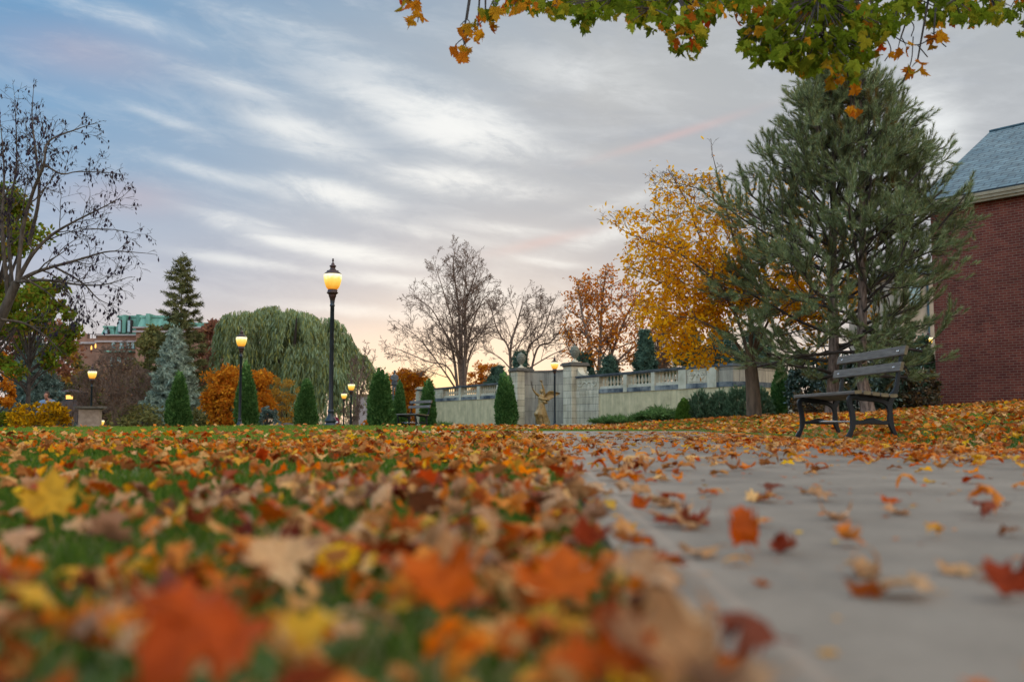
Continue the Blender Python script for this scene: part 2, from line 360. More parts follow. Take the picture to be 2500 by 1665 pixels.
def slate():
    m, t, o = newmat('slate'); b = t.nodes.new('ShaderNodeBsdfPrincipled'); t.links.new(b.outputs[0], o.inputs[0]); b.inputs['Roughness'].default_value = .5
    uv = t.nodes.new('ShaderNodeTexCoord')
    br = t.nodes.new('ShaderNodeTexBrick'); t.links.new(uv.outputs['Object'], br.inputs['Vector']); br.inputs['Scale'].default_value = 1
    br.inputs['Brick Width'].default_value = .55; br.inputs['Row Height'].default_value = .2; br.inputs['Mortar Size'].default_value = .02; br.inputs['Mortar Smooth'].default_value = 0
    br.inputs['Color1'].default_value = C('#5a6f76'); br.inputs['Color2'].default_value = C('#76878a'); br.inputs['Mortar'].default_value = C('#2c3c48')
    c = mix_(t, .5, br.outputs[0], ramp_(t, noise_(t, uv.outputs['Object'], 3, 5, .6), [(.35, C('#8d7f7c')), (.6, (1, 1, 1, 1))]), 'MULTIPLY')
    t.links.new(c, b.inputs[0])
    bp = t.nodes.new('ShaderNodeBump'); bp.inputs['Strength'].default_value = .6; bp.inputs['Distance'].default_value = .02
    t.links.new(math_(t, 'MULTIPLY', br.outputs['Fac'], -1.0), bp.inputs['Height']); t.links.new(bp.outputs[0], b.inputs['Normal'])
    return m
M['slate'] = slate()
def concrete():
    m, t, o = newmat('concrete'); b = t.nodes.new('ShaderNodeBsdfPrincipled'); t.links.new(b.outputs[0], o.inputs[0]); b.inputs['Roughness'].default_value = .75
    b.inputs['Specular IOR Level'].default_value = .35
    uv = t.nodes.new('ShaderNodeTexCoord'); sp = t.nodes.new('ShaderNodeSeparateXYZ'); t.links.new(uv.outputs['Object'], sp.inputs[0])
    n = noise_(t, uv.outputs['Object'], 1.1, 8, .6); nf = noise_(t, uv.outputs['Object'], 60, 5, .7)
    c = ramp_(t, n, [(.3, C('#72655a')), (.5, C('#827264')), (.7, C('#8f7e6f'))])
    c = mix_(t, .5, c, ramp_(t, nf, [(.3, (.78, .78, .78, 1)), (.7, (1.1, 1.1, 1.1, 1))]), 'MULTIPLY')
    # score lines in the slabs: one along each edge, and across every 1.6 m; worn paler and pinkish beside the groove
    off = math_(t, 'SUBTRACT', sp.outputs[0], math_(t, 'MULTIPLY_ADD', sp.outputs[1], .019, .200))
    d1 = math_(t, 'ABSOLUTE', off)
    pale = math_(t, 'SUBTRACT', 1.0, math_(t, 'MULTIPLY', d1, 90.0), clamp=True)
    c = mix_(t, math_(t, 'MULTIPLY', pale, .8), c, C('#96806f'))
    d2 = math_(t, 'ABSOLUTE', math_(t, 'SUBTRACT', math_(t, 'FRACT', math_(t, 'DIVIDE', math_(t, 'ADD', sp.outputs[1], .7), 2.1)), .5))
    gr = math_(t, 'SUBTRACT', 1.2, math_(t, 'MULTIPLY', d2, 260.0), clamp=True)
    c = mix_(t, math_(t, 'MULTIPLY', gr, .8), c, C('#3f3a36'))
    vo = t.nodes.new('ShaderNodeTexVoronoi'); vo.feature = 'DISTANCE_TO_EDGE'; vo.inputs['Scale'].default_value = .55
    vv = t.nodes.new('ShaderNodeVectorMath'); vv.operation = 'ADD'; t.links.new(uv.outputs['Object'], vv.inputs[0])
    t.links.new(noise_(t, uv.outputs['Object'], 3.5, 6, .7, out=1), vv.inputs[1]); t.links.new(vv.outputs[0], vo.inputs['Vector'])
    crk = math_(t, 'SUBTRACT', 1.0, math_(t, 'MULTIPLY', vo.outputs['Distance'], 160.0), clamp=True)
    c = mix_(t, math_(t, 'MULTIPLY', crk, .5), c, C('#4a443f'))
    st2 = noise_(t, uv.outputs['Object'], 4.5, 5, .6)
    c = mix_(t, .6, c, ramp_(t, st2, [(.38, (.74, .73, .72, 1)), (.6, (1.06, 1.06, 1.06, 1))]), 'MULTIPLY')
    t.links.new(c, b.inputs[0])
    bp = t.nodes.new('ShaderNodeBump'); bp.inputs['Strength'].default_value = .35; bp.inputs['Distance'].default_value = .004
    t.links.new(math_(t, 'SUBTRACT', nf, gr), bp.inputs['Height']); t.links.new(bp.outputs[0], b.inputs['Normal'])
    return m
M['concrete'] = concrete()
M['earth'] = pbr('earth', None, None, 2.2, 1, stops=[(.3, C('#3f4a22')), (.45, C('#53602b')), (.58, C('#6b5a2e')), (.7, C('#7d5a33'))], bump=.6, bscale=50, detail=10)
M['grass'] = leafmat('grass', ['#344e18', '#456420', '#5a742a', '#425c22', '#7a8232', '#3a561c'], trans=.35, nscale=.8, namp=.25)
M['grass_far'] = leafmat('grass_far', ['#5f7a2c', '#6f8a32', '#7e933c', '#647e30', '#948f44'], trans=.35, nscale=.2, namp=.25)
LIT = ['#c58850', '#b85010', '#de720a', '#cc945a', '#80300f', '#e0aa6c', '#c9540a', '#6e3c20', '#d9941a', '#b27a50', '#d4640c', '#9c542c', '#b03c10', '#dba422', '#cf9a6c', '#8a4418', '#d07424', '#ab6c38', '#e07c10', '#c8600c']
M['litter'] = leafmat('litter', LIT, trans=.2, nscale=30, namp=.15, back=('#c88e54', .35), interp='CONSTANT')

# ------------------------------------------------------------------ terrain
def H(x, y):
    x = np.asarray(x, float); y = np.asarray(y, float)
    h = np.interp(y, [-20, 0, 18, 24, 41, 62, 78, 120, 300, 2000], [0, 0, .01, .03, -.09, -.15, -.33, -.6, -1, -3])
    hr = np.interp(x - .019 * np.clip(y, 0, 20), [3.1, 5.4, 8.5, 12.5, 18, 40, 200], [0, .25, .36, .66, .9, 1.3, 2]); h = h + hr
    az = x / np.maximum(y, 1)
    fx = np.interp(az, [-.5, -.42, -.16, -.1], [1.2, 1.05, .5, 0])
    h = h + fx * np.interp(y, [41, 46, 51, 62, 68, 100, 140, 600], [0, -.2, -.75, -1.9, -2.6, -3.6, -3.6, -3])
    h = h + .05 * np.exp(-((x + 4.5) ** 2 / 20 + (y - 24) ** 2 / 18))
    h = h + .012 * np.sin(x * 1.3 + 1) * np.sin(y * .9) * (x < 0)
    return h
def Hf(x, y): return float(H(x, y))
def pxm(Y): return FPX / Y
def on(px, Y):
    """point on the ground at this image column and distance"""
    x = (px - 1250) / FPX * Y / math.cos(PITCH) * 1.0
    return np.array([x, Y, Hf(x, Y)])
def grd(px, py):
    """where the line of sight through a low pixel meets flat ground"""
    dx, dy, dz = ray(px, py); t = -CAM_Z / dz
    return np.array([dx * t, dy * t, 0.])

def seq(a, b, n, p=1.0): return a + (b - a) * np.linspace(0, 1, n) ** p
xs = np.concatenate([-seq(0, 1500, 90, 3.2)[::-1][:-1], seq(0, 1500, 90, 3.2)])
ys = np.concatenate([seq(-30, 0, 20), seq(0, 2500, 190, 3.0)[1:]])
def gridmesh(xs, ys, dz=0.0, hf=H):
    X, Y = np.meshgrid(xs, ys); Z = hf(X, Y) + dz
    V = np.stack([X, Y, Z], -1).reshape(-1, 3); nx = len(xs)
    i, j = np.meshgrid(np.arange(len(ys)-1), np.arange(nx-1), indexing='ij'); a = (i*nx + j).ravel()
    return (V, np.stack([a, a+1, a+nx+1, a+nx], -1))
def xl(y): return .116 + .019 * y - np.clip((y - 11.5) / 4.0, 0, 1) ** 2.5 * 2.1
def xr(y): return 2.95 + .019 * y
def inpath(x, y, m=0.0):
    a = (x > xl(y) + m) & (x < xr(y) - m) & (y < 18.1) & (y > -3)
    return a | ((y > 15.5 + m) & (y < 18.1 - m) & (x > -1.7) & (x > -1.7) & (x < 3.3))
tag(obj('lawn_ground', [gridmesh(xs, ys, -.012)], M['earth'], smooth=True), 'wide park lawn ground strewn with fallen leaves', None, kind='structure')
yy = np.linspace(-3, 15.5, 80); U = np.linspace(0, 1, 14)
X = xl(yy)[:, None] * (1-U) + xr(yy)[:, None] * U; Y = np.repeat(yy[:, None], 14, 1)
V = np.stack([X, Y, np.maximum(H(X, Y), 0) * 0 + .004], -1).reshape(-1, 3)
i, j = np.meshgrid(np.arange(79), np.arange(13), indexing='ij'); a = (i*14 + j).ravel()
F = np.stack([a, a+1, a+15, a+14], -1)
slab = [(V, F)]
edge = np.stack([X[:, 0], Y[:, 0], np.full(80, .004)], -1); ed2 = edge.copy(); ed2[:, 2] = -.06
slab.append((np.concatenate([edge, ed2]), np.array([[k, k+1, 81+k, 80+k] for k in range(79)])))
slab.append(gridmesh(np.linspace(-1.7, 3.3, 20), np.linspace(15.5, 18.1, 6), 0, lambda x, y: .004 + 0*x + .012*(y-15.5)/2.6))
tag(obj('footpath', slab, M['concrete']), 'grey concrete footpath with scored slab edges', None, kind='structure')

# ------------------------------------------------------------------ leaves
MR = [(.10, -.02), (.34, -.10), (.33, .06), (.55, .10), (.46, .22), (.68, .42), (.50, .44), (.56, .62), (.36, .50), (.24, .52), (.30, .76), (.17, .74)]
MAPLE = np.array([(0, 0)] + MR + [(0, 1.02)] + [(-x_, y_) for x_, y_ in MR[::-1]])
def maple_leaf(rings, kx, ky, cup, seed, stem=True):
    r_ = np.random.default_rng(seed); n = len(MAPLE); c = np.array([0, .32])
    P = [np.array([[0, .32]])] + [c + (MAPLE - c) * s for s in rings]
    P = np.concatenate(P)
    z = cup * (np.abs(P[:, 0]) ** 1.5) + .05 * np.sin(P[:, 0] * 9 + seed) * np.abs(P[:, 0]) + .10 * np.sin(P[:, 1] * 7 + seed * 2) * (P[:, 1] - .3) + .05 * np.sin(P[:, 0] * 13 + P[:, 1] * 9 + seed)
    z += r_.normal(size=len(P)) * .02
    x_, y_ = P[:, 0], P[:, 1] - .4
    if kx:
        X2 = np.sin(kx * x_) / kx; z = z + (1 - np.cos(kx * x_)) / kx; x_ = X2
    if ky:
        a_ = ky * y_; Y2 = np.sin(a_) * (1 / ky - z); z = (1 / ky) - np.cos(a_) * (1 / ky - z); y_ = Y2
    V = np.stack([x_, y_, z], -1)
    F3 = [[0, 1 + i, 1 + (i+1) % n] for i in range(n)]; F4 = []
    for k in range(len(rings) - 1):
        o_ = 1 + k*n; F4 += [[o_+i, o_+n+i, o_+n+(i+1) % n, o_+(i+1) % n] for i in range(n)]
    ch = [(V, np.array(F3))] + ([(V, np.array(F4))] if F4 else [])
    if stem:
        b_ = V[1 + (len(rings)-1)*n]
        ch.append(tube([b_, b_ + [.05, -.2, .06], b_ + [.12, -.42, .05]], [.018, .012, .014], 4))
    return ch
def merge(ch):
    """one vertex array, all triangles"""
    Vs, Fs, o_ = [], [], 0
    for c_ in ch:
        V, F = c_[0], np.asarray(c_[1])
        if F.shape[1] == 4: F = np.concatenate([F[:, [0, 1, 2]], F[:, [0, 2, 3]]])
        Vs.append(V); Fs.append(F + o_); o_ += len(V)
    return np.concatenate(Vs), np.concatenate(Fs)
curls = [(.7, .4, .2, 1), (2.0, .7, .3, 2), (-1.6, 1.0, .4, 3), (3.0, -1.0, .1, 4), (1.2, 2.4, .3, 5), (-1.2, -1.8, .5, 6), (4.2, .9, .1, 7), (2.0, 3.2, .3, 8)]
NEAR = [maple_leaf((.5, .8, 1), a_, b_, c_, d_) for a_, b_, c_, d_ in curls]
MID = [merge(maple_leaf((1,), a_, b_, c_, d_, False)) for a_, b_, c_, d_ in curls]
FARV = np.array([(0, 0, 0), (.45, .05, .05), (.28, .3, 0), (.5, .5, .12), (.2, .6, 0), (0, 1, .1), (-.2, .6, 0), (-.5, .5, .1), (-.28, .3, 0), (-.45, .05, .08)])
FARV[:, 1] -= .4
FARF = np.array([[0, 1, 2], [0, 2, 8], [0, 8, 9], [2, 3, 4], [2, 4, 6], [2, 6, 8], [4, 5, 6], [6, 7, 8]])
OVAL = np.array([(0, 0, 0), (.24, .3, .06), (.2, .7, .05), (0, 1, -.03), (-.2, .7, .05), (-.24, .3, .06)]); OVALF = np.array([[0, 1, 2, 3], [0, 3, 4, 5]])

def flatrot(n, tilt):
    """normals near +z with random tilt and spin"""
    d = np.stack([rng.normal(size=n) * tilt, rng.normal(size=n) * tilt, np.ones(n)], -1)
    flip = rng.random(n) < .45; d[flip] *= -1
    return basis(d, rng.random(n) * 2*np.pi)
def litter_density(x, y):
    p = inpath(x, y)
    s = lambda a, b, t: np.clip((t - a) / (b - a), 0, 1)
    dp = 2.4 + 54 * s(.1, 1.8, x - .1) * s(3.0, 4.6, y) * (.35 + .65 * s(.8, 2.2, x)) * (1 - .55 * s(11, 14, y)) + 60 * np.exp(-((x - .105 - .02*y) / .05) ** 2) * s(-.1, .3, 6 - y) + 42 * np.exp(-np.abs(x - .15 - .02*y) / .30) * s(1.3, 3.5, y) * (1 - s(11, 15, y))
    dp = dp * (1 - .9 * s(14.5, 16.5, y))
    nz = .5 + .5 * np.sin(x * 3.1 + 2 * np.sin(y * 1.7)) * np.sin(y * 2.3 + np.sin(x * 2.2))
    dl = np.where(x < xl(y), (36 + 92 * np.exp(-np.abs(x - .12 - .02*y) / (.26 + .16*y))) * (.35 + .65 * nz), 90 * (.45 + .55 * nz))
    dl = dl * np.where(x < xl(y), 1 - .93 * s(6, 15, y), 1 - .72 * s(13, 27, y))
    return np.where(p, dp, dl)
def sample(n, y0, y1, wedge=.62, pad=.7):
    # area-uniform samples in the view wedge, plus the area per sample
    y = np.sqrt(rng.random(n) * (y1**2 - y0**2) + y0**2); hw = wedge * y + pad
    x = (rng.random(n) * 2 - 1) * hw
    hw0 = wedge * y1 + pad
    keep = rng.random(n) < 1.0
    area = ((y1 - y0) * 2 * pad + wedge * (y1**2 - y0**2))
    return x[keep], y[keep], area
def litter(y0, y1, dmax, templates, size, lift, tilt, name=None, boost=1.0):
    area = (y1 - y0) * 1.4 + .62 * (y1**2 - y0**2); n = int(area * dmax)
    x, y, _ = sample(n, y0, y1)
    k = rng.random(n) < litter_density(x, y) * boost / dmax
    x, y = x[k], y[k]; n = len(x)
    on_path = inpath(x, y, .02)
    s = size * (.55 + .6 * rng.random(n))
    z = H(x, y) + np.where(on_path, .016, lift + .02 * rng.random(n))
    T = np.where(on_path, tilt * .35, tilt)
    d = np.stack([rng.normal(size=n) * T, rng.normal(size=n) * T, np.ones(n)], -1)
    d[rng.random(n) < .5] *= -1
    rt = basis(d, rng.random(n) * 6.283)
    which = rng.integers(0, len(templates), n); out = []
    if len(templates) > 3: which[on_path] %= 3
    for q, (TV, TF) in enumerate(templates):      # rest each leaf on what is under it
        m = which == q
        z[m] = H(x[m], y[m]) + np.where(on_path[m], .0045, lift + .018 * rng.random(m.sum())) - (rt[m] @ TV.T)[:, 2].min(1) * s[m] * np.where(on_path[m], 1, .85)
    for q, (TV, TF) in enumerate(templates):
        m = which == q
        if m.any(): out.append(scatter(TV, TF, np.stack([x, y, z], -1)[m], rt[m], s[m]))
    return out
NEARM = [merge(c_) for c_ in NEAR]
chunks = litter(.45, 1.15, 500, NEARM, .040, .003, .6, boost=2.6)
chunks += litter(.45, 1.8, 420, NEARM, .044, .003, .6, boost=2.6)
chunks += litter(1.8, 9, 300, MID, .058, .004, .5, boost=1.9)
chunks += litter(9, 22, 150, [(FARV, FARF)], .08, .02, .45, boost=1.3)
chunks += litter(22, 62, 70, [(FARV, FARF)], .11, .015, .45, boost=.6)
n_ = 1500; cy_ = .6 + 9*rng.random(n_)**.8; cx_c = xl(cy_) + .02 + (xr(cy_)-xl(cy_))*rng.random(n_)**1.5       # crumbs and bits of leaf on the concrete
chunks.append(scatter(FARV, FARF, np.stack([cx_c, cy_, np.full(n_, .0065)], -1), flatrot(n_, .12), .006 + .016*rng.random(n_)**2))
lo_ = obj('fallen_leaves', chunks, M['litter'])
tag(lo_, 'thick litter of fallen maple leaves over lawn and path', None, kind='stuff')

# individual leaves close to the camera, in plain colour classes
LC = {'tan': ['#c79262', '#b57f52', '#d4a474'], 'orange': ['#b24206', '#c25608', '#9c3606'], 'red-brown': ['#7a2208', '#90300a', '#601a0a'],
      'golden yellow': ['#cf9420', '#d5a22c', '#ba7c16'], 'brown': ['#6c3c24', '#7e4a2e', '#5a301e'], 'pinkish tan': ['#cc9468', '#ba8256', '#d8a87a']}
LM = {}
for cn, cs in LC.items():
    m, t, o = newmat('leaf_' + cn.replace(' ', '_').replace('-', '_'))
    oi = t.nodes.new('ShaderNodeObjectInfo'); g = t.nodes.new('ShaderNodeNewGeometry'); tcn = t.nodes.new('ShaderNodeTexCoord')
    c = ramp_(t, oi.outputs['Random'], [(0, C(cs[0])), (.5, C(cs[1])), (1, C(cs[2]))])
    c = mix_(t, .5, c, ramp_(t, noise_(t, tcn.outputs['Object'], 4, 4, .6), [(.35, (.55, .5, .45, 1)), (.6, (1.1, 1.1, 1.1, 1))]), 'MULTIPLY')
    c = mix_(t, math_(t, 'MULTIPLY', g.outputs['Backfacing'], .12 if cn in ('orange', 'golden yellow', 'red-brown') else .4), c, C('#b58868'))
    d = t.nodes.new('ShaderNodeBsdfPrincipled'); d.inputs['Roughness'].default_value = .5; d.inputs['Specular IOR Level'].default_value = .12
    tr = t.nodes.new('ShaderNodeBsdfTranslucent'); mx = t.nodes.new('ShaderNodeMixShader'); mx.inputs[0].default_value = .25
    t.links.new(c, d.inputs[0]); t.links.new(c, tr.inputs[0]); t.links.new(d.outputs[0], mx.inputs[1]); t.links.new(tr.outputs[0], mx.inputs[2]); t.links.new(mx.outputs[0], o.inputs[0])
    LM[cn] = m
LMesh = {(cn, q): mesh('fallen_leaf', NEAR[q], LM[cn], True) for cn in LC for q in range(len(NEAR))}
def leaf(cn, q, x, y, z, s, d=(0, 0, 1), spin=0, label=None, group='fallen leaves close by'):
    o = bpy.data.objects.new('fallen_leaf', LMesh[(cn, q)]); col.objects.link(o)
    B = basis(np.array([d], float), np.array([spin]))[0]
    V_ = NEARM[q][0] @ B.T; z = (.0045 if bool(inpath(np.array(x), np.array(y))) else min(z, Hf(x, y) + .022)) - V_[:, 2].min()*s * (1 if bool(inpath(np.array(x), np.array(y))) else .8)
    o.matrix_world = Matrix.Translation((x, y, z)) @ Matrix(B.tolist()).to_4x4() @ Matrix.Scale(s, 4)
    tag(o, label or f'{cn} curled maple leaf lying in the blurred leaf litter on the grass', 'fallen leaf', group)
    return o
cl_names = list(LC); cl_w = np.array([.32, .15, .13, .05, .15, .20])
def put_random(n_target, y0, y1):
    c_ = 0; tries = 0
    while c_ < n_target and tries < 20000:
        tries += 1
        y = math.sqrt(rng.random() * (y1*y1 - y0*y0) + y0*y0); x = (rng.random()*2-1) * (.58*y + .25)
        dn = float(litter_density(np.array(x), np.array(y)))
        if rng.random() > dn / 150: continue
        p = bool(inpath(np.array(x), np.array(y), .0)); s = .032 + .030 * rng.random(); tl = .12 if p else .6
        d = np.array([rng.normal()*tl, rng.normal()*tl, 1.]);
        if rng.random() < .5: d = -d
        cn = cl_names[rng.choice(6, p=cl_w)]; h0 = .012 if p else .018 + .03 * rng.random()
        z = Hf(x, y) + h0*.5
        z = min(z, .06)
        lab = f'{cn} dry maple leaf lying flat on the concrete path' if p else None
        leaf(cn, int(rng.integers(0, 3 if p else 8)), x, y, z, s, d, rng.random()*6.28, lab, 'fallen leaves on the concrete path' if p else 'fallen leaves close by')
        c_ += 1
put_random(278, .5, 2.5)
# the leaves that can be told apart
sp = [('orange', 5, 470, 1480, .15, (-.1, -.75, 1), 2.6, 'large orange maple leaf propped up at the grass edge, biggest of its colour', .075),
      ('golden yellow', 0, 125, 1225, .14, (.1, -1, .55), 0.1, 'pale yellow star-shaped maple leaf standing upright on the lawn', .055),
      ('golden yellow', 2, 740, 1500, .085, (0, -.5, 1), 1.2, 'small yellow-green maple leaf beside the large orange one', .05),
      ('orange', 1, 1060, 1400, .12, (.3, -.8, .8), .6, 'orange maple leaf standing on edge among tan leaves near the path', .055),
      ('orange', 0, 1370, 1390, .135, (-.2, -.55, 1), 0.2, 'bright orange-yellow maple leaf spread open at the path edge', .05),
      ('tan', 6, 1660, 1590, .16, (0, -.3, 1), 1.5, 'long rolled tan leaf overhanging the path corner', .03),
      ('tan', 3, 1560, 1640, .13, (.2, -.4, 1), .4, 'rolled tan leaf tucked under the long one at the path corner', .03),
      ('golden yellow', 5, 1590, 1410, .09, (0, -.4, 1), 2.2, 'pale yellow leaf on the pile by the path edge', .035),
      ('orange', 3, 1815, 1300, .10, (-.2, -.8, .5), 0.1, 'orange folded leaf standing upright on the bare concrete', .035),
      ('red-brown', 6, 1905, 1320, .09, (.2, -.5, .9), 1.9, 'dark red rolled leaf beside the upright orange one on concrete', .02),
      ('tan', 6, 2110, 1385, .11, (0, -.15, 1), 1.35, 'long flat tan leaf alone on bare concrete', .014),
      ('tan', 0, 2340, 1385, .08, (0, -.15, 1), .9, 'small flat tan leaf next to the twin-peaked red one', .012),
      ('red-brown', 1, 2450, 1385, .10, (-.1, -.6, .8), 0.3, 'red-orange leaf with two upright peaks on the concrete', .035),
      ('tan', 1, 1690, 1280, .10, (0, -.1, 1), 1.2, 'flat tan leaf lying just before the upright orange one', .012),
      ('pinkish tan', 1, 2040, 1255, .11, (0, -.1, 1), 1.4, 'long pinkish leaf in the middle of the clear concrete', .014),
      ('orange', 4, 1560, 1225, .09, (0, -.7, 1), .4, 'orange-brown cupped leaf on the path among pale ones', .025),
      ('orange', 0, 2175, 1222, .07, (0, -.3, 1), .7, 'small orange leaf in the open concrete', .012),
      ('golden yellow', 0, 2270, 1172, .06, (0, -.2, 1), .2, 'little yellow leaf on the open concrete', .012),
      ('red-brown', 4, 1430, 1290, .11, (0, -.6, 1), .2, 'dark red cupped leaf at the edge of the grass', .05),
      ('orange', 3, 1480, 1580, .11, (.3, -.5, .9), 1.0, 'red-orange leaf poking out below the tan pile', .05)]
for cn, q, px_, py_, s, d, spn, lab, zz in sp:
    dx, dy, dz = ray(px_, py_); t_ = (zz - CAM_Z) / dz
    leaf(cn, q, dx*t_, dy*t_, zz, s*.56, d, spn, lab, None)

# grass blades
BL = np.array([(-.5, 0, 0), (.5, 0, 0), (.38, 0, .45), (-.38, 0, .45), (0.05, .0, 1.0)]); BL[:, 1] = .35 * BL[:, 2] ** 2
BLF = np.array([[0, 1, 2], [0, 2, 3], [3, 2, 4]])
def grass(y0, y1, dens, w, h, name, mt, wedge=.6, pad=.5):
    area = (y1 - y0) * 2 * pad + wedge * (y1**2 - y0**2); n = int(area * dens)
    x, y, _ = sample(n, y0, y1, wedge, pad); k = ~inpath(x, y, -.01) & (y > .35)
    x, y = x[k], y[k]; n = len(x)
    d = np.stack([rng.normal(size=n)*.45, rng.normal(size=n)*.45, np.ones(n)], -1)
    S = np.stack([w * (.7 + .6*rng.random(n)), h * (.5 + .8*rng.random(n)), h * (.5 + .8*rng.random(n))], -1)
    return scatter(BL, BLF, np.stack([x, y, H(x, y) - .014], -1), basis(d, rng.random(n)*6.283), S)
g1 = grass(.4, 3.2, 5200, .0035, .042, 'g', 0, .62, .5); g2 = grass(3.2, 9, 1500, .006, .042, 'g', 0)
tag(obj('grass', [g1, g2], M['grass']), 'green lawn grass between fallen leaves', None, kind='stuff')
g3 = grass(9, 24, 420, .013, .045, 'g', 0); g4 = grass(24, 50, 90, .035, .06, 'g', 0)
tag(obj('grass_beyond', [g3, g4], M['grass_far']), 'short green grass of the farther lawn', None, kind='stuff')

# ------------------------------------------------------------------ tree growing
def grow(starts, spec, env=None, zmin=None):
    """starts: (pos, dir, length, radius, level). returns lines [(P, r)], by level lists of segments for leaves"""
    lines, tips = [], []
    stack = list(starts)
    while stack:
        p, d, L, r0, lev = stack.pop()
        s = spec[min(lev, len(spec)-1)]
        n = max(3, int(L / s['seg'])); pts = [np.array(p, float)]; d = np.array(d, float); d /= np.linalg.norm(d)
        w = s.get('wig', .15)
        for k_ in range(n):
            d = d + rng.normal(size=3) * w; d[2] += s.get('up', 0) + s.get('curve', 0) * k_ / n; d /= np.linalg.norm(d)
            q = pts[-1] + d * L / n
            if env is not None and not env(q) and k_ > 0: break
            pts.append(q)
        P = np.array(pts)
        if len(P) < 2: continue
        rend = s.get('taper', .35); rr = r0 * (1 - (1 - rend) * np.linspace(0, len(P)/(n+1), len(P))); rr = np.maximum(rr, spec[0].get('rmin', .004))
        lines.append((P, rr)); tips.append((lev, P))
        if lev + 1 < len(spec):
            c = s['n']; c = c if isinstance(c, int) else int(rng.integers(c[0], c[1]+1)); c = max(1, int(round(c * len(P) / (n + 1))))
            t0 = s.get('t0', .25); ga = rng.random() * 6.28
            for q in range(c):
                t = t0 + (1 - t0) * (q + rng.random() * .8) / c; t = min(t, .999)
                f = t * (len(P) - 1); i0 = int(f); pos = P[i0] + (P[min(i0+1, len(P)-1)] - P[i0]) * (f - i0)
                dd = P[min(i0+1, len(P)-1)] - P[max(i0-1, 0)]; dd /= np.linalg.norm(dd) + 1e-9
                ga += 2.4 + rng.normal() * .3; B = basis(dd[None], np.array([ga]))[0]
                ang = R(s.get('ang', 45) + rng.normal() * s.get('angv', 10))
                nd = dd * math.cos(ang) + B[:, 0] * math.sin(ang)
                if s.get('flat'): nd[2] *= (1 - s['flat']); nd /= np.linalg.norm(nd)
                lr = s.get('ratio', .6) * (1 - s.get('fall', .4) * t) * (.75 + .5 * rng.random())
                stack.append((pos, nd, L * lr, max(rr[i0] * s.get('rr', .6), spec[0].get('rmin', .004)), lev + 1))
    return lines, tips
def profile_env(cx, cy, prof, sx=1.0, sy=1.0, dy=0.0):
    """solid of revolution given as (z, left half width, right half width)"""
    z, l, r_ = np.array(prof, float).T
    def f(p):
        if p[2] < z[0] or p[2] > z[-1]: return False
        dx = p[0] - cx; w = np.interp(p[2], z, r_ if dx > 0 else l); d_ = (np.interp(p[2], z, l) + np.interp(p[2], z, r_)) / 2
        return (dx / max(w, .01)) ** 2 + ((p[1] - cy) / max(d_ * sy, .01)) ** 2 < 1
    return f
def prof_px(Y, cpx, rows):
    """rows: (py, left px, right px) -> profile in metres at distance Y around column cpx"""
    out = []
    for py, a, b in rows:
        z = W(cpx, py, Y)[2]; out.append((z, (cpx - a) / pxm(Y), (b - cpx) / pxm(Y)))
    return sorted(out)
def leafpts(tips, minlev, per_m, jit=.05):
    P = []; D = []
    for lev, L in tips:
        if lev < minlev: continue
        seg = L[1:] - L[:-1]; ln = np.linalg.norm(seg, axis=1); tot = ln.sum(); n = rng.poisson(tot * per_m)
        if n == 0: continue
        i_ = rng.choice(len(seg), n, p=ln/tot); t = rng.random(n)[:, None]
        P.append(L[i_] + seg[i_]*t + rng.normal(size=(n, 3))*jit); D.append(seg[i_] / (ln[i_][:, None] + 1e-9))
    if not P: return np.zeros((0, 3)), np.zeros((0, 3))
    return np.concatenate(P), np.concatenate(D)
def leafcloud(P, size, T=OVAL, Fc=OVALF, droop=.3, var=.5):
    n = len(P); d = rdir(n); d[:, 2] = np.abs(d[:, 2]) * .8 + .1
    B = basis(d, rng.random(n)*6.283)
    return scatter(T, Fc, P, B, size * (1 - var/2 + var*rng.random(n)))

def rel(chunks, base):
    b = np.asarray(base, float); return [(c[0] - b, *c[1:]) for c in chunks]
def pxline(pts, Y, wob=0.0):
    n = len(pts); ys_ = Y + np.cumsum(rng.normal(size=n) * wob)
    if wob: ys_ -= ys_[0] - Y
    P = np.array([W(a, b, y_) for (a, b), y_ in zip(pts, ys_)])
    # smooth resample
    t = np.linspace(0, n-1, (n-1)*5+1); i0 = np.minimum(t.astype(int), n-2); f = t - i0
    Pm = np.concatenate([[2*P[0]-P[1]], P, [2*P[-1]-P[-2]]]); a0, a1, a2, a3 = Pm[i0], Pm[i0+1], Pm[i0+2], Pm[i0+3]; f = f[:, None]
    return .5*((2*a1) + (-a0+a2)*f + (2*a0-5*a1+4*a2-a3)*f**2 + (-a0+3*a1-3*a2+a3)*f**3)
def limb_starts(lines, n, lev, L, ratio=.5, ang=50, t0=.15, both=True):
    out = []
    for P, r in lines:
        ln = np.linalg.norm(np.diff(P, axis=0), axis=1).sum(); c = max(2, int(n * ln)); ga = rng.random()*6
        for q in range(c):
            t = t0 + (1-t0) * (q + rng.random()) / c; f = min(t, .999)*(len(P)-1); i0 = int(f)
            pos = P[i0] + (P[i0+1]-P[i0])*(f-i0); dd = P[i0+1]-P[i0]; dd = dd/(np.linalg.norm(dd)+1e-9)
            ga += 2.4; B = basis(dd[None], np.array([ga]))[0]; a_ = R(ang + rng.normal()*10)
            out.append((pos, dd*math.cos(a_) + B[:, 0]*math.sin(a_), L*(1.15-.6*t)*(.7+.6*rng.random()), max(r[i0]*ratio, .004), lev))
        out.append((P[-1], P[-1]-P[-2], L*.8, r[-1], lev))
    return out
def tree_obj(name, label, base, trunk, crown, mt_trunk, mt_crown, cat='tree', group=None):
    t = thing(name, label, cat, base, 0, group)
    if trunk: obj('trunk', rel(trunk, base), mt_trunk, t, smooth=True)
    if crown: obj('crown', rel(crown, base), mt_crown, t)
    return t

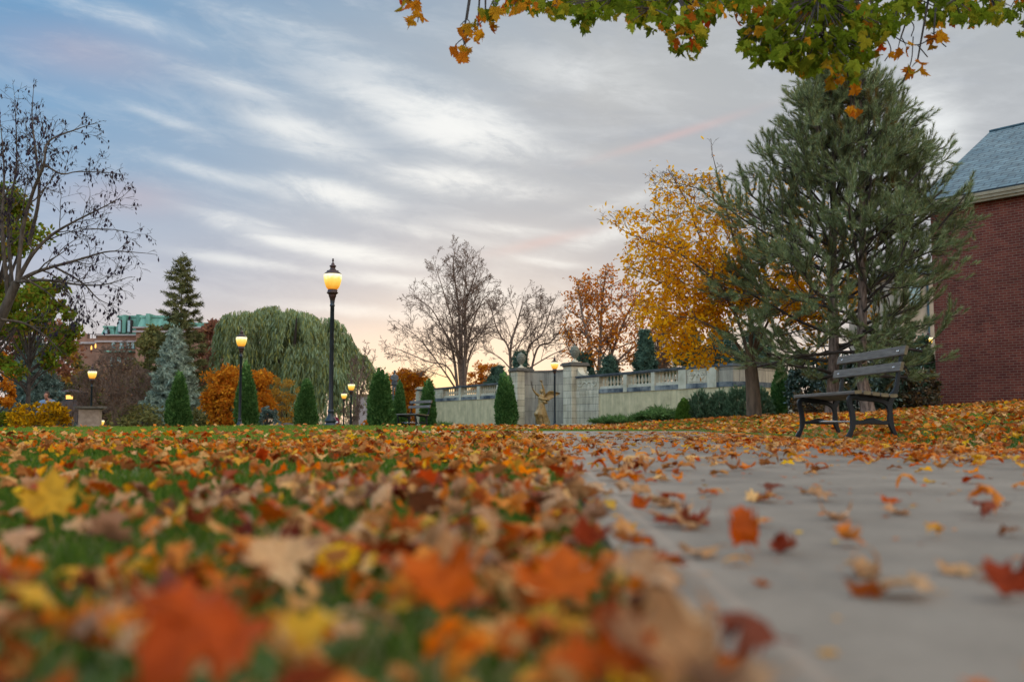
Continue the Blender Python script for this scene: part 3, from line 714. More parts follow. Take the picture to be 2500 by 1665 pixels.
# ------------------------------------------------------------------ park benches
def ribbon(pts, w, y0, y1, sub=4):
    """curved bar in the x-z plane with half widths w, from y0 to y1"""
    P = np.array(pts, float); n = len(P); t = np.linspace(0, n-1, (n-1)*sub+1); i0 = np.minimum(t.astype(int), n-2); f = (t-i0)[:, None]
    Pm = np.concatenate([[2*P[0]-P[1]], P, [2*P[-1]-P[-2]]]); a0, a1, a2, a3 = Pm[i0], Pm[i0+1], Pm[i0+2], Pm[i0+3]
    Q = .5*((2*a1)+(-a0+a2)*f+(2*a0-5*a1+4*a2-a3)*f**2+(-a0+3*a1-3*a2+a3)*f**3); ww = np.interp(t, np.arange(n), w)
    T = np.gradient(Q, axis=0); T /= np.linalg.norm(T, axis=1, keepdims=True); Nn = np.stack([-T[:, 1], T[:, 0]], -1)*ww[:, None]
    A, B = Q+Nn, Q-Nn; m = len(Q); ym = (y0+y1)/2; e = (y1-y0)*.28
    def lay(p, y): return np.stack([p[:, 0], np.full(m, y), p[:, 1]], -1)
    s_ = .72
    A2, B2 = Q+Nn*s_, Q-Nn*s_
    V = np.concatenate([lay(A2, y0), lay(A, y0+e), lay(A, y1-e), lay(A2, y1), lay(B2, y1), lay(B, y1-e), lay(B, y0+e), lay(B2, y0)])
    F = []
    for k in range(8):
        k2 = (k+1) % 8
        F += [[k*m+i_, k*m+i_+1, k2*m+i_+1, k2*m+i_] for i_ in range(m-1)]
    caps = [[k*m for k in range(8)][::-1], [k*m+m-1 for k in range(8)]]
    return [(V, np.array(F)), (V, np.array(caps))]
def slat(cx, cz, w, h, ang, y0, y1):
    """plank along y, rotated by ang in x-z, with small chamfers"""
    c = .006; pr = np.array([(-w/2+c, -h/2), (w/2-c, -h/2), (w/2, -h/2+c), (w/2, h/2-c), (w/2-c, h/2), (-w/2+c, h/2), (-w/2, h/2-c), (-w/2, -h/2+c)])
    ca, sa = math.cos(ang), math.sin(ang); p = np.stack([cx + pr[:, 0]*ca - pr[:, 1]*sa, cz + pr[:, 0]*sa + pr[:, 1]*ca], -1)
    V = np.concatenate([np.c_[p[:, 0], np.full(8, y0), p[:, 1]], np.c_[p[:, 0], np.full(8, y1), p[:, 1]]])
    F = np.array([[i_, (i_+1) % 8, 8+(i_+1) % 8, 8+i_] for i_ in range(8)])
    return [(V, F, 0), (V, np.array([list(range(8))[::-1], [8+i_ for i_ in range(8)]]), 1)]
def bench(label, loc, rz):
    t = thing('park_bench', label, 'bench', loc, rz, 'park benches')
    Lb = 1.32
    for yc in (0, Lb):
        a_, b_ = yc - .02, yc + .02
        ch = ribbon([(-.005, 0), (.038, .08), (.055, .155), (.048, .25), (.028, .33), (.03, .375), (.075, .402)], [.028, .02, .028, .026, .024, .026, .02], a_, b_)
        ch += ribbon([(.47, 0), (.435, .075), (.41, .155), (.408, .25), (.392, .315), (.33, .355), (.25, .37), (.14, .385), (.06, .395)], [.022, .02, .03, .024, .028, .024, .026, .03, .024], a_+.001, b_-.001)
        ch += ribbon([(.40, .27), (.41, .34), (.44, .40), (.475, .47), (.49, .56), (.508, .66), (.53, .76), (.55, .82)], [.022, .03, .034, .024, .019, .017, .016, .013], a_+.002, b_-.002)
        ch += ribbon([(.055, .155), (.13, .155), (.23, .168), (.33, .152), (.41, .155)], [.02, .016, .032, .018, .02], a_+.004, b_-.004)
        obj('side_frame', ch, M['iron'], t)
    obj('tie_rod', [tube([(.23, 0, .165), (.23, Lb, .165)], .009, 8)], M['steel'], t, smooth=True)
    for k, (cx, cz, an) in enumerate([(.055, .432, .06), (.140, .424, -.08), (.222, .415, -.10), (.304, .405, -.08), (.386, .398, 0)]):
        obj('seat_slat', slat(cx, cz, .072, .032, an, -.14, Lb+.14), [M['wood'], M['wood_end']], t)
    for cx, cz in ((.484, .665), (.530, .815)):
        s_ = obj('back_slat', slat(cx - .012, cz, .030, .088, -.24, -.14, Lb+.14), [M['wood'], M['wood_end']], t)
        for yc in (0, Lb):
            for dz_ in (-.018, .018):
                obj('bolt', [sphere((cx - .030 + dz_*.2, yc + dz_*1.2, cz), (.006, .009, .009), 8, 5)], M['steel'], s_, smooth=True)
    return t
# the near bench: front feet meet the ground in the photograph at columns 2069 and 1947
P0 = W(2069, 1057, 9.2); P1 = W(1947, 1057, 10.52)
bz = min(Hf(P0[0], P0[1]), .03)
br = math.atan2(P1[1]-P0[1], P1[0]-P0[0]) - math.pi/2
bench('weathered slatted bench with black iron legs standing in leaves beside the path and pine trees', (P0[0], P0[1], .02), br)
Q0 = W(1012, 1048, 30.6); Q1 = W(963, 1048, 31.9)
qr = math.atan2(Q1[1]-Q0[1], Q1[0]-Q0[0]) - math.pi/2
bench('distant slatted bench before the two clipped evergreens at the end of the balustrade wall', (Q0[0], Q0[1], Hf(Q0[0], Q0[1])+.005), qr)

# ------------------------------------------------------------------ street lamps
def globe_mat():
    m, t, o = newmat('lamp_glow'); tcn = t.nodes.new('ShaderNodeTexCoord'); sp_ = t.nodes.new('ShaderNodeSeparateXYZ'); t.links.new(tcn.outputs['Object'], sp_.inputs[0])
    f = math_(t, 'DIVIDE', math_(t, 'SUBTRACT', sp_.outputs[2], 3.30), .44)
    f = math_(t, 'ADD', f, math_(t, 'MULTIPLY', math_(t, 'SUBTRACT', noise_(t, tcn.outputs['Object'], 9, 2, .5), .5), .35))
    c = ramp_(t, f, [(0, (.9, .24, .02, 1)), (.14, (1, .42, .04, 1)), (.35, (1, .60, .09, 1)), (.6, (1, .70, .15, 1)), (.8, (1, .86, .48, 1)), (1, (1, .93, .7, 1))])
    s = ramp_(t, f, [(0, (.42, .42, .42, 1)), (.3, (.52, .52, .52, 1)), (.62, (.62, .62, .62, 1)), (.8, (.85, .85, .85, 1))])
    e = t.nodes.new('ShaderNodeEmission'); t.links.new(c, e.inputs[0]); t.links.new(math_(t, 'MULTIPLY', s, 1.75), e.inputs[1])
    g = t.nodes.new('ShaderNodeBsdfGlossy'); g.inputs['Roughness'].default_value = .15; mx = t.nodes.new('ShaderNodeMixShader'); mx.inputs[0].default_value = .06
    t.links.new(e.outputs[0], mx.inputs[1]); t.links.new(g.outputs[0], mx.inputs[2]); t.links.new(mx.outputs[0], o.inputs[0]); return m
M['glow'] = globe_mat()
LP = {'base': mesh('base', [lathe([(.175, 0), (.175, .03), (.125, .06), (.12, .085), (.142, .11), (.145, .135), (.10, .20), (.078, .26), (.07, .33), (.08, .35), (.078, .38), (.058, .395)], 24)], M['post_paint'], True),
      'pole': mesh('pole', [lathe([(.057, .38), (.05, 2.90), (.062, 2.92), (.062, 2.95), (.052, 2.96), (.052, 3.0), (.060, 3.02), (.056, 3.035)], 20)], M['post_paint'], True),
      'capital': mesh('capital', [lathe([(.055, 3.03), (.066, 3.09), (.088, 3.15), (.096, 3.17), (.09, 3.185), (.11, 3.21), (.143, 3.24), (.14, 3.255), (.118, 3.262), (.126, 3.285), (.118, 3.30), (.108, 3.325), (.10, 3.34)], 24)], M['post_brown'], True),
      'globe': mesh('globe', [lathe([(.115, 3.325), (.16, 3.38), (.19, 3.46), (.21, 3.545), (.22, 3.62), (.218, 3.67), (.205, 3.705), (.16, 3.715)], 28)], M['glow'], True),
      'cap': mesh('cap', [lathe([(.19, 3.690), (.213, 3.698), (.208, 3.712), (.18, 3.74), (.155, 3.757), (.148, 3.765), (.145, 3.785), (.09, 3.80), (.068, 3.83), (.062, 3.87), (.078, 3.885), (.084, 3.90), (.075, 3.915), (.045, 3.93), (.036, 3.965), (.02, 3.99), (.008, 4.005)], 24)], M['post_brown'], True),
      'finial': mesh('finial', [lathe([(.007, 4.0), (.022, 4.02), (.026, 4.04), (.02, 4.055), (.021, 4.075), (.015, 4.09), (.001, 4.093)], 12)], M['post_brown'], True)}
def lamp(px_, ptop, Y, label, hgt=None):
    top = W(px_, ptop, Y); z0 = Hf(top[0], Y) if hgt is None else top[2] - hgt
    t = thing('street_lamp', label, 'street lamp', (top[0], Y, z0), 0, 'street lamps of the park'); s = (top[2]-z0) / 4.093
    for k in ('base', 'pole', 'capital', 'globe', 'cap'):
        o = obj(k, LP[k], None, t)
        if k == 'cap': obj('finial', LP['finial'], None, o)
    t.scale = (min(s, 1.0), min(s, 1.0), s) if s < 1.0 else (1, 1, s)
    return t
lamp(813, 631, 24.3, 'tallest lit lamp post with glowing amber globe, standing alone on the lawn against the sky')
lamp(590, 800, 39.5, 'lit amber lamp post in front of an evergreen cone and the orange tree')
lamp(226, 888, 51, 'lit amber lamp post rising behind the sandstone pedestal')
lamp(858, 923, 62, 'lit lamp post close to the bare shrub, taller of the pair by the willow', 4.05)
lamp(840, 949, 76, 'lit lamp post by the willow, shorter of the pair', 4.05)
lamp(1354, 868, 54, 'lit lamp post standing before the stone niche beside the winged statue')
lamp(2266, 806, 48, 'lit amber lamp at the corner of the brick building')
lamp(247, 1012, 68, 'low amber lamp globe beside the foot of the sandstone pedestal', 4.05)

# ------------------------------------------------------------------ balustrade wall
def xy(px_, Y): return np.array([(px_ - 1250) / FPX * Y, Y])
def s_at(A, B, px_):
    k = (px_ - 1250) / FPX; d = B - A; s = (k*A[1] - A[0]) / (d[0] - k*d[1]); return s * np.linalg.norm(d)
BAL = lathe([(.062, 0), (.062, .03), (.035, .05), (.045, .08), (.075, .16), (.078, .22), (.055, .32), (.036, .42), (.034, .46), (.05, .48), (.035, .50), (.06, .53), (.06, .56)], 10)
bal_me = mesh('baluster', [BAL], M['limestone'], True)
TOP = 3.0
def carved(x0, x1, z0, z1):
    ch = []; w = .035; y0, y1 = -.028, .002
    ch += [box(x0, x1, y0, y1, z1-w, z1), box(x0, x1, y0, y1, z0, z0+w), box(x0, x0+w, y0, y1, z0+w, z1-w), box(x1-w, x1, y0, y1, z0+w, z1-w)]
    cx, cz, hw, hh = (x0+x1)/2, (z0+z1)/2, (x1-x0)/2-.12, (z1-z0)/2-.08
    for s_ in (-1, 1):
        a_ = np.linspace(0, 1, 14); ch.append(tube(np.stack([cx + s_*hw*a_, np.full(14, -.015), cz + hh*.6*np.sin(a_*6.3)-.03], -1), .03, 6))
        a_ = np.linspace(0, 5.5, 14); ch.append(tube(np.stack([cx + s_*hw*.8 + .10*np.cos(a_)*(1-a_/8), np.full(14, -.015), cz + hh*.35 + .10*np.sin(a_)*(1-a_/8)], -1), .02, 5))
    ch.append(sphere((cx, -.01, cz), (.10, .04, .10), 10, 6))
    return ch
def wall(label, A, B, items, ends=(0, 0)):
    """items along x: ('bal', x0, x1, n) / ('panel', x0, x1) / ('block', x0, x1) / ('plain', x0, x1)"""
    d = B - A; L = np.linalg.norm(d); rz = math.atan2(d[1], d[0])
    t = thing('balustrade_wall', label, 'garden wall', (A[0], A[1], 0), rz)
    obj('lower_wall', [box(ends[0], L-ends[1], 0, .5, -1.2, 1.87)], M['stucco'], t)
    ch = [box(ends[0], L-ends[1], -.05, .55, 1.87, 2.12)]; obj('stained_band', ch, M['stone_band'], t)
    obj('coping', [box(ends[0], L-ends[1], -.07, .57, 2.86, 2.93), box(ends[0], L-ends[1], -.11, .61, 2.93, TOP)], M['stone_dark'], t)
    for it in items:
        k, x0, x1 = it[:3]
        if k == 'bal':
            obj('plinth', [box(x0, x1, .03, .47, 2.12, 2.28)], M['limestone'], t)
            n = it[3]
            for q in range(n):
                b = obj('baluster', bal_me, None, t, loc=(x0 + (q+.5)*(x1-x0)/n, .2, 2.28)); b.scale = (1.15, 1.15, 1.036)
        elif k == 'post': obj('wall_post', [box(x0, x1, -.02, .5, 2.12, 2.86), box(x0, x1, -.06, -.02, 1.87, 2.86)], M['limestone'], t)
        elif k == 'panel':
            pn = obj('panel', [box(x0, x1, -.02, .5, 2.12, 2.86)], M['ashlar'], t)
            obj('carving', rel(carved(x0+.15, x1-.15, 2.2, 2.8), (0, .02, 0)), M['limestone'], pn)
        elif k == 'plain': obj('panel', [box(x0, x1, -.01, .5, 2.12, 2.86)], M['niche_stone'], t)
        elif k == 'block': obj('ashlar_block', [box(x0, x1, -.06, -.0, -1.2, 1.86), box(x0, x1, -.075, -.05, 1.86, 2.12)], M['ashlar'], t)
    return t
A1, B1 = np.array([-8.2, 87.]), xy(1259, 69.4)
f = lambda p: s_at(A1, B1, p)
L1 = np.linalg.norm(B1 - A1)
w_ = wall('pale stone balustrade wall stretching from the bench to the niche, behind the evergreen cones', A1, B1,
     [('panel', f(1044)-1.2, f(1082)), ('bal', f(1083), f(1122), 8), ('post', f(1122), f(1127), 0), ('bal', f(1127), f(1166), 8), ('post', f(1166), f(1173), 0), ('bal', f(1173), f(1214), 8), ('post', f(1214), f(1219), 0), ('panel', f(1219), L1-.02)])
obj('end_pillar', [box(-.25, .55, -.12, .62, -1.2, 2.86), box(-.32, .62, -.19, .69, 3.0, 3.1), box(-.2, .5, -.06, .56, 3.1, 3.22)], M['limestone'], w_)
A2, B2 = xy(1407, 62.0), xy(1757, 48.5)
f = lambda p: s_at(A2, B2, p); L2 = np.linalg.norm(B2 - A2)
w2 = wall('pale stone balustrade wall running from the niche towards the yellow tree above the junipers', A2, B2,
     [('panel', .02, f(1463)), ('block', .02, f(1463)), ('bal', f(1464), f(1523), 7), ('post', f(1523), f(1532), 0), ('bal', f(1532), f(1591), 7), ('post', f(1591), f(1600), 0), ('bal', f(1600), f(1658), 7),
      ('post', f(1658), f(1677), 0), ('panel', f(1678), f(1729)), ('post', f(1729), f(1751), 0)])
# the wall's curved far end
cur = [B2, xy(1790, 47.7), xy(1830, 47.9), xy(1862, 48.8), xy(1895, 50.2)]
tw = thing('curved_wall_end', 'plain curved end of the stone wall behind the tree trunk and shrubs', 'garden wall', (B2[0], B2[1], 0), 0)
def strip(pts, o0, o1, z0, z1):
    ch = []; P = np.array(pts) - B2; nrm = []
    for k in range(len(P)):
        a_ = P[max(k-1, 0)]; b_ = P[min(k+1, len(P)-1)]; d_ = (b_-a_)/np.linalg.norm(b_-a_); nrm.append((-d_[1], d_[0]))
    nrm = np.array(nrm); I, O = P + nrm*o0, P + nrm*o1
    poly = np.concatenate([I, O[::-1]]); n = len(P)
    V = np.concatenate([np.c_[I, np.full(n, z0)], np.c_[O, np.full(n, z0)], np.c_[I, np.full(n, z1)], np.c_[O, np.full(n, z1)]]); F = []
    for k in range(n-1):
        F += [[k, k+1, 2*n+k+1, 2*n+k], [n+k+1, n+k, 3*n+k, 3*n+k+1], [2*n+k, 2*n+k+1, 3*n+k+1, 3*n+k]]
    F += [[0, 2*n, 3*n, n], [n-1, 2*n-1, 4*n-1, 3*n-1]]
    return (V, np.array(F))
obj('lower_wall', [strip(cur, 0, .5, -1, 1.87)], M['stucco'], tw); obj('upper_wall', [strip(cur, -.01, .5, 2.12, 2.86)], M['niche_stone'], tw)
obj('band', [strip(cur, -.05, .55, 1.87, 2.12)], M['stone_band'], tw); obj('coping', [strip(cur, -.09, .6, 2.86, TOP)], M['stone_dark'], tw)

# niche: two piers, a concave back wall, scroll brackets
Pa, Pb = xy(1266, 68.9), xy(1397, 62.4)
d = Pb - Pa; Ln = np.linalg.norm(d); rz = math.atan2(d[1], d[0])
nt = thing('stone_niche', 'tall concave stone niche between two piers behind the winged statue', 'monument wall', (Pa[0], Pa[1], 0), rz)
for xc in (0, Ln):
    p_ = obj('pier', [box(xc-.52, xc+.52, -.35, .75, -1.2, 3.62)], M['ashlar'], nt)
    obj('pier_cap', [box(xc-.56, xc+.56, -.39, .79, 3.62, 3.68), box(xc-.66, xc+.66, -.49, .89, 3.68, 3.80), box(xc-.60, xc+.60, -.43, .83, 3.80, 3.88)], M['cap_stone'], p_)
    obj('urn_plinth', [box(xc-.28, xc+.28, -.08, .48, 3.88, 3.94)], M['limestone'], p_)
th = np.linspace(0, np.pi, 21); ax, ay = (Ln-1.04)/2, 1.7
arc_i = np.stack([Ln/2 - ax*np.cos(th), .2 + ay*np.sin(th)], -1); arc_o = np.stack([Ln/2 - (ax+.45)*np.cos(th), .2 + (ay+.45)*np.sin(th)], -1)
def arcwall(z0, z1, ai, ao):
    n = len(ai); V = np.concatenate([np.c_[ai, np.full(n, z0)], np.c_[ao, np.full(n, z0)], np.c_[ai, np.full(n, z1)], np.c_[ao, np.full(n, z1)]]); F = []
    for k in range(n-1): F += [[k, k+1, 2*n+k+1, 2*n+k], [n+k+1, n+k, 3*n+k, 3*n+k+1], [2*n+k, 2*n+k+1, 3*n+k+1, 3*n+k], [k+1, k, n+k, n+k+1]]
    return (V, np.array(F))
obj('back_wall', [arcwall(-1.2, 3.58, arc_i, arc_o)], M['niche_stone'], nt)
obj('back_coping', [arcwall(3.58, 3.70, arc_i + [0, -.06], arc_o + [0, .05])], M['cap_stone'], nt)
for xc, s_ in ((-.53, -1), (Ln+.53, 1)):
    a_ = np.linspace(0, np.pi/2, 9); ins = [(xc + s_*.95*np.sin(q)**1.0 * (1), 3.0 + .62*(1-np.sin(q))) for q in a_]
    prof = [(xc, 3.0)] + [(xc + s_*(.12 + .83*(1-math.cos(q))), 3.55 - .5*math.sin(q)) for q in a_] + [(xc + s_*.95, 3.0)]
    P = np.array(prof); n = len(P); V = np.concatenate([np.c_[P[:, 0], np.full(n, .02), P[:, 1]], np.c_[P[:, 0], np.full(n, .42), P[:, 1]]])
    F = np.array([[k, (k+1) % n, n+(k+1) % n, n+k] for k in range(n)]); cap = [[0, k, k+1] for k in range(1, n-1)] + [[n, n+k+1, n+k] for k in range(1, n-1)]
    ch = [(V, F), (V, np.array(cap))]
    q = np.linspace(0, 6, 20); ch.append(tube(np.stack([xc + s_*(.95 + .13*np.cos(q)*(1-q/9)) - s_*.06, np.full(20, .22), 3.14 + .13*np.sin(q)*(1-q/9)], -1), .05, 6))
    obj('scroll_bracket', ch, M['limestone'], nt)
for k, (pc, lab) in enumerate([(0, 'carved stone urn on the niche pier beside the bushy evergreen cone'), (Ln, 'carved stone urn on the niche pier beside the lit lamp and orange tree')]):
    c_ = Pa + d/Ln*pc + np.array([-d[1], d[0]])/Ln*.2
    tu = thing('urn', lab, 'urn', (c_[0], c_[1], 3.94), 0, 'stone urns')
    obj('foot', [lathe([(.20, 0), (.20, .05), (.10, .10), (.075, .16), (.09, .22)], 16)], M['limestone'], tu, smooth=True)
    vn = 24; prof = [(.10, .22), (.19, .32), (.26, .46), (.305, .62), (.30, .72), (.27, .78), (.235, .82), (.26, .85), (.25, .88)]
    bv, bf = lathe(prof, vn); a_ = np.arctan2(bv[:, 1], bv[:, 0]); mk = (bv[:, 2] < .7); bv[:, :2] *= (1 + .04*np.cos(a_*8)*mk)[:, None]
    obj('bowl', [(bv, bf)], M['urn_stone'], tu, smooth=True)
    obj('lid', [lathe([(.25, .88), (.22, .93), (.12, .98), (.06, 1.01), (.07, 1.05), (.04, 1.09), (.002, 1.10)], 16)], M['urn_stone'], tu, smooth=True)
    obj('band', [tube([( .30*math.cos(q), .30*math.sin(q), .72 + .03*math.sin(6*q)) for q in np.linspace(0, 2*np.pi, 40)], .028, 6)], M['urn_stone'], tu, smooth=True)

# ------------------------------------------------------------------ statue with raised arms and wings
def loft(secs, n=40, folds=0, fz=1.3):
    S = np.array(secs, float); zz = np.linspace(S[0, 0], S[-1, 0], 60); I = [np.interp(zz, S[:, 0], S[:, k]) for k in range(1, 5)]
    th = np.linspace(0, 2*np.pi, n, endpoint=False); V = []
    for k, z_ in enumerate(zz):
        fo = 1 + folds*max(0, (fz - z_)/fz)*(np.cos(th*9 + z_*1.2)*.6 + np.cos(th*5 - z_)*.4)
        V.append(np.stack([I[0][k] + I[2][k]*np.cos(th)*fo, I[1][k] + I[3][k]*np.sin(th)*fo, np.full(n, z_)], -1))
    V = np.concatenate(V); m = len(zz)
    F = [[i_*n+j_, i_*n+(j_+1) % n, (i_+1)*n+(j_+1) % n, (i_+1)*n+j_] for i_ in range(m-1) for j_ in range(n)]
    V = np.concatenate([V, [[I[0][0], I[1][0], zz[0]], [I[0][-1], I[1][-1], zz[-1]]]]); caps = [[(j_+1) % n, j_, m*n] for j_ in range(n)] + [[(m-1)*n+j_, (m-1)*n+(j_+1) % n, m*n+1] for j_ in range(n)]
    return [(V, np.array(F)), (V, np.array(caps))]
def ctube(pts, rad, k=10):
    P = np.array(pts, float); n = len(P); t = np.linspace(0, n-1, (n-1)*4+1); out = [np.interp(t, np.arange(n), P[:, q]) for q in range(3)]
    return tube(np.stack(out, -1), np.interp(t, np.arange(n), rad), k, cap=True)
def fuse(o, vox, smooth=True):
    """fuse the overlapping closed volumes of a figure into one continuous skin"""
    m = o.modifiers.new('skin', 'REMESH'); m.mode = 'VOXEL'; m.voxel_size = vox; m.use_smooth_shade = smooth
    s = o.modifiers.new('soften', 'SMOOTH'); s.factor = .5; s.iterations = 3
    return o
def hand(p, dirn, palm, s=1.0, curl=.3, side=1):
    """palm and five bent fingers; p wrist, dirn pointing along the hand, palm the way the palm faces"""
    d_ = np.array(dirn, float); d_ /= np.linalg.norm(d_); n_ = np.array(palm, float); n_ -= d_*n_.dot(d_); n_ /= np.linalg.norm(n_); x_ = np.cross(d_, n_)*side
    p = np.array(p, float); ch = []
    for w in (-1, 0, 1): ch += ctube([p, p + d_*.05*s + x_*.018*w*s, p + d_*.09*s + x_*.026*w*s], [.026*s, .024*s, .018*s], 8)
    for q, (w, l) in enumerate(((-.036, .062), (-.012, .078), (.012, .083), (.034, .074))):
        a_ = p + d_*.085*s + x_*w*s; b_ = a_ + (d_*.5*math.cos(curl) + n_*.5*math.sin(curl))*l*s; c_ = b_ + (d_*.5*math.cos(curl*2.4) + n_*.5*math.sin(curl*2.4))*l*s
        ch += ctube([a_, b_, c_], [.0105*s, .0095*s, .0075*s], 7)
    a_ = p + d_*.03*s + x_*.028*s; b_ = a_ + (d_*.6 + x_*.75 + n_*.3)*.04*s; c_ = b_ + (d_*.9 + x_*.2 + n_*.5)*.035*s
    ch += ctube([a_, b_, c_], [.014*s, .012*s, .009*s], 7)
    return ch
sb = W(1321, 1042, 60.0); sz = Hf(sb[0], 60.) + .0
stt = thing('winged_statue', 'bronze winged woman statue with raised arms standing before the concave stone niche', 'statue', (sb[0], 60., sz), R(12))
k0 = .02
ch = loft([(.10, .10, 0, .34, .30), (.3, .12, 0, .40, .30), (.55, .05, -.03, .38, .27), (.78, -.05, -.05, .38, .26), (1.0, -.03, -.03, .30, .23), (1.25, 0, 0, .24, .20), (1.45, .02, 0, .19, .16), (1.65, .03, 0, .20, .16), (1.82, .03, 0, .21, .15), (1.93, .03, 0, .17, .11), (1.99, .03, 0, .07, .07)], 44, .20, 1.4)
ch += ctube([(.03, 0, 1.95), (.03, -.01, 2.05), (.02, -.02, 2.1)], [.06, .055, .06])
ch += [sphere((.015, -.03, 2.16), (.098, .12, .14), 16, 12), sphere((.01, -.155, 2.16), (.018, .03, .03), 8, 6), sphere((.01, -.135, 2.10), (.035, .02, .012), 8, 6)]
ch += [sphere((-.03, -.135, 2.185), (.02, .014, .012), 8, 6), sphere((.05, -.135, 2.185), (.02, .014, .012), 8, 6), sphere((.03, .07, 2.19), (.115, .11, .12), 12, 8), sphere((.03, .16, 2.15), (.06, .07, .06), 10, 6)]
ch += ctube([(-.15, -.02, 1.9), (-.25, -.06, 1.97), (-.36, -.1, 2.05), (-.46, -.14, 2.17), (-.53, -.16, 2.26)], [.085, .076, .064, .055, .042])
ch += hand((-.53, -.16, 2.25), (-.35, -.1, .9), (.6, -.5, .2), 1.1, .9)
ch += ctube([(.20, 0, 1.9), (.19, -.03, 2.05), (.15, -.06, 2.27), (.08, -.09, 2.47), (.03, -.1, 2.62)], [.09, .082, .066, .056, .042])
ch += hand((.03, -.1, 2.60), (-.15, 0, 1), (-.3, -.5, .3), 1.1, .7)
ch += ctube([(-.20, -.1, .95), (-.36, -.22, .80), (-.38, -.2, .70)], [.15, .14, .08]) + ctube([(-.34, -.18, .78), (-.28, -.05, .45), (-.20, .05, .15), (-.18, .02, .05)], [.10, .08, .05, .045]) + ctube([(-.18, .04, .05), (-.26, -.12, .02)], [.045, .035])
ch += ctube([(.12, -.1, .3), (.16, -.12, .06), (.15, -.25, .03)], [.1, .06, .04])
for q in range(7):
    a_ = -1.9 + q*.42; ch += ctube([(.05 + .16*math.cos(a_), .16*math.sin(a_), 1.3), (.06 + .30*math.cos(a_), .24*math.sin(a_), .7), (.12 + .42*math.cos(a_), .32*math.sin(a_), .12)], [.025, .04, .05], 8)
ch += ctube([(-.18, -.1, 1.78), (.05, -.2, 1.68), (.3, -.14, 1.66), (.5, -.02, 1.62)], [.06, .08, .08, .05]) + ctube([(.0, -.16, 1.6), (.2, -.18, 1.5), (.38, -.05, 1.45)], [.05, .08, .05])
bd = fuse(obj('body', ch, M['bronze'], stt, smooth=True), .014)
def wing(pts, y0, y1, th_=.05, rows=10):
    """outline in x-z between a leading edge and feather tips, bowed in y, feathered edge"""
    lead = np.array(pts[0], float); tipz = np.array(pts[1], float); n = 24; t = np.linspace(0, 1, n)
    def ip(P): s_ = np.linspace(0, 1, len(P)); return np.stack([np.interp(t, s_, P[:, q]) for q in range(2)], -1)
    Lq, Tq = ip(lead), ip(tipz); V = []
    for side in (1, -1):
        for k in range(rows):
            f_ = k/(rows-1); P = Lq*(1-f_) + Tq*f_; j_ = .02*np.cos(t*75) * f_; yb = y0 + (y1-y0)*t + .12*np.sin(np.pi*f_)*(1-.3*t)
            V.append(np.stack([P[:, 0], yb + side*(th_*(1-.75*f_)/2) + j_*.5*side, P[:, 1] + j_], -1))
    V = np.concatenate(V); F = []; m = rows*n
    for k in range(rows-1):
        for q in range(n-1):
            a_ = k*n+q; F += [[a_, a_+1, a_+n+1, a_+n], [m+a_+1, m+a_, m+a_+n, m+a_+n+1]]
    for q in range(n-1): F += [[q+1, q, m+q, m+q+1], [(rows-1)*n+q, (rows-1)*n+q+1, m+(rows-1)*n+q+1, m+(rows-1)*n+q]]
    for k in range(rows-1): F += [[k*n, (k+1)*n, m+(k+1)*n, m+k*n], [(k+1)*n+n-1, k*n+n-1, m+k*n+n-1, m+(k+1)*n+n-1]]
    return [(V, np.array(F))]
obj('wing', wing([[(.18, 1.86), (.38, 2.06), (.56, 2.20), (.80, 2.20), (1.05, 2.13), (1.30, 2.06)], [(.22, 1.72), (.45, 1.66), (.66, 1.68), (.84, 1.80), (1.02, 1.90), (1.27, 2.02)]], .12, .30), M['bronze'], stt, smooth=True)
obj('wing', wing([[(.10, 1.88), (.26, 1.86), (.42, 1.80), (.56, 1.70), (.62, 1.64)], [(.06, 1.58), (.16, 1.42), (.28, 1.36), (.42, 1.42), (.58, 1.58)]], .14, .62), M['bronze'], stt, smooth=True)
obj('bowl', [lathe([(.02, 0), (.03, .02), (.07, .045), (.105, .085), (.11, .10), (.09, .09), (.03, .04)], 18)], M['bronze'], stt, smooth=True, loc=(-.02, -.1, 2.71))
bt = []
for q in range(26):
    z_ = .02*q; a_ = q*2.4; c_ = np.array([-.56 - .16*z_, -.17, 2.28 + .9*z_]); bt.append(tube([c_, c_ + [.07*math.cos(a_), .07*math.sin(a_), .07]], [.014, .003], 4))
obj('bough', bt + [tube([(-.55, -.17, 2.2), (-.64, -.17, 2.66)], .014, 6)], M['bronze_dark'], stt)
obj('rock_base', rel(loft([(0, .05, 0, .5, .42), (.08, .05, 0, .46, .38), (.12, .05, 0, .36, .3)], 30, .1), (0, 0, .04)), M['bronze_dark'], stt)
bs = on(1305, 56.5); bb = thing('basin', 'low pale stone basin rim on the grass at the statue feet', 'basin', bs, 0)
obj('rim', [lathe([(.62, -.1), (.66, .10), (.64, .15), (.54, .15), (.52, .09), (.2, .07), (.01, .07)], 28)], pbr('pale_stone', C('#a9bdc8'), C('#c3d2d8'), 5, .6), bb, smooth=True)
lb = on(1400, 57.5); lt = thing('stone_bench', 'low pale stone seat at the foot of the niche pier by the lamp', 'stone bench', lb, R(-8))
obj('seat', [box(-.75, .75, -.2, .2, .14, .20)], M['limestone'], lt)
for x_ in (-.55, .55): obj('leg', [box(x_-.09, x_+.09, -.16, .16, -.1, .139)], M['limestone'], lt)

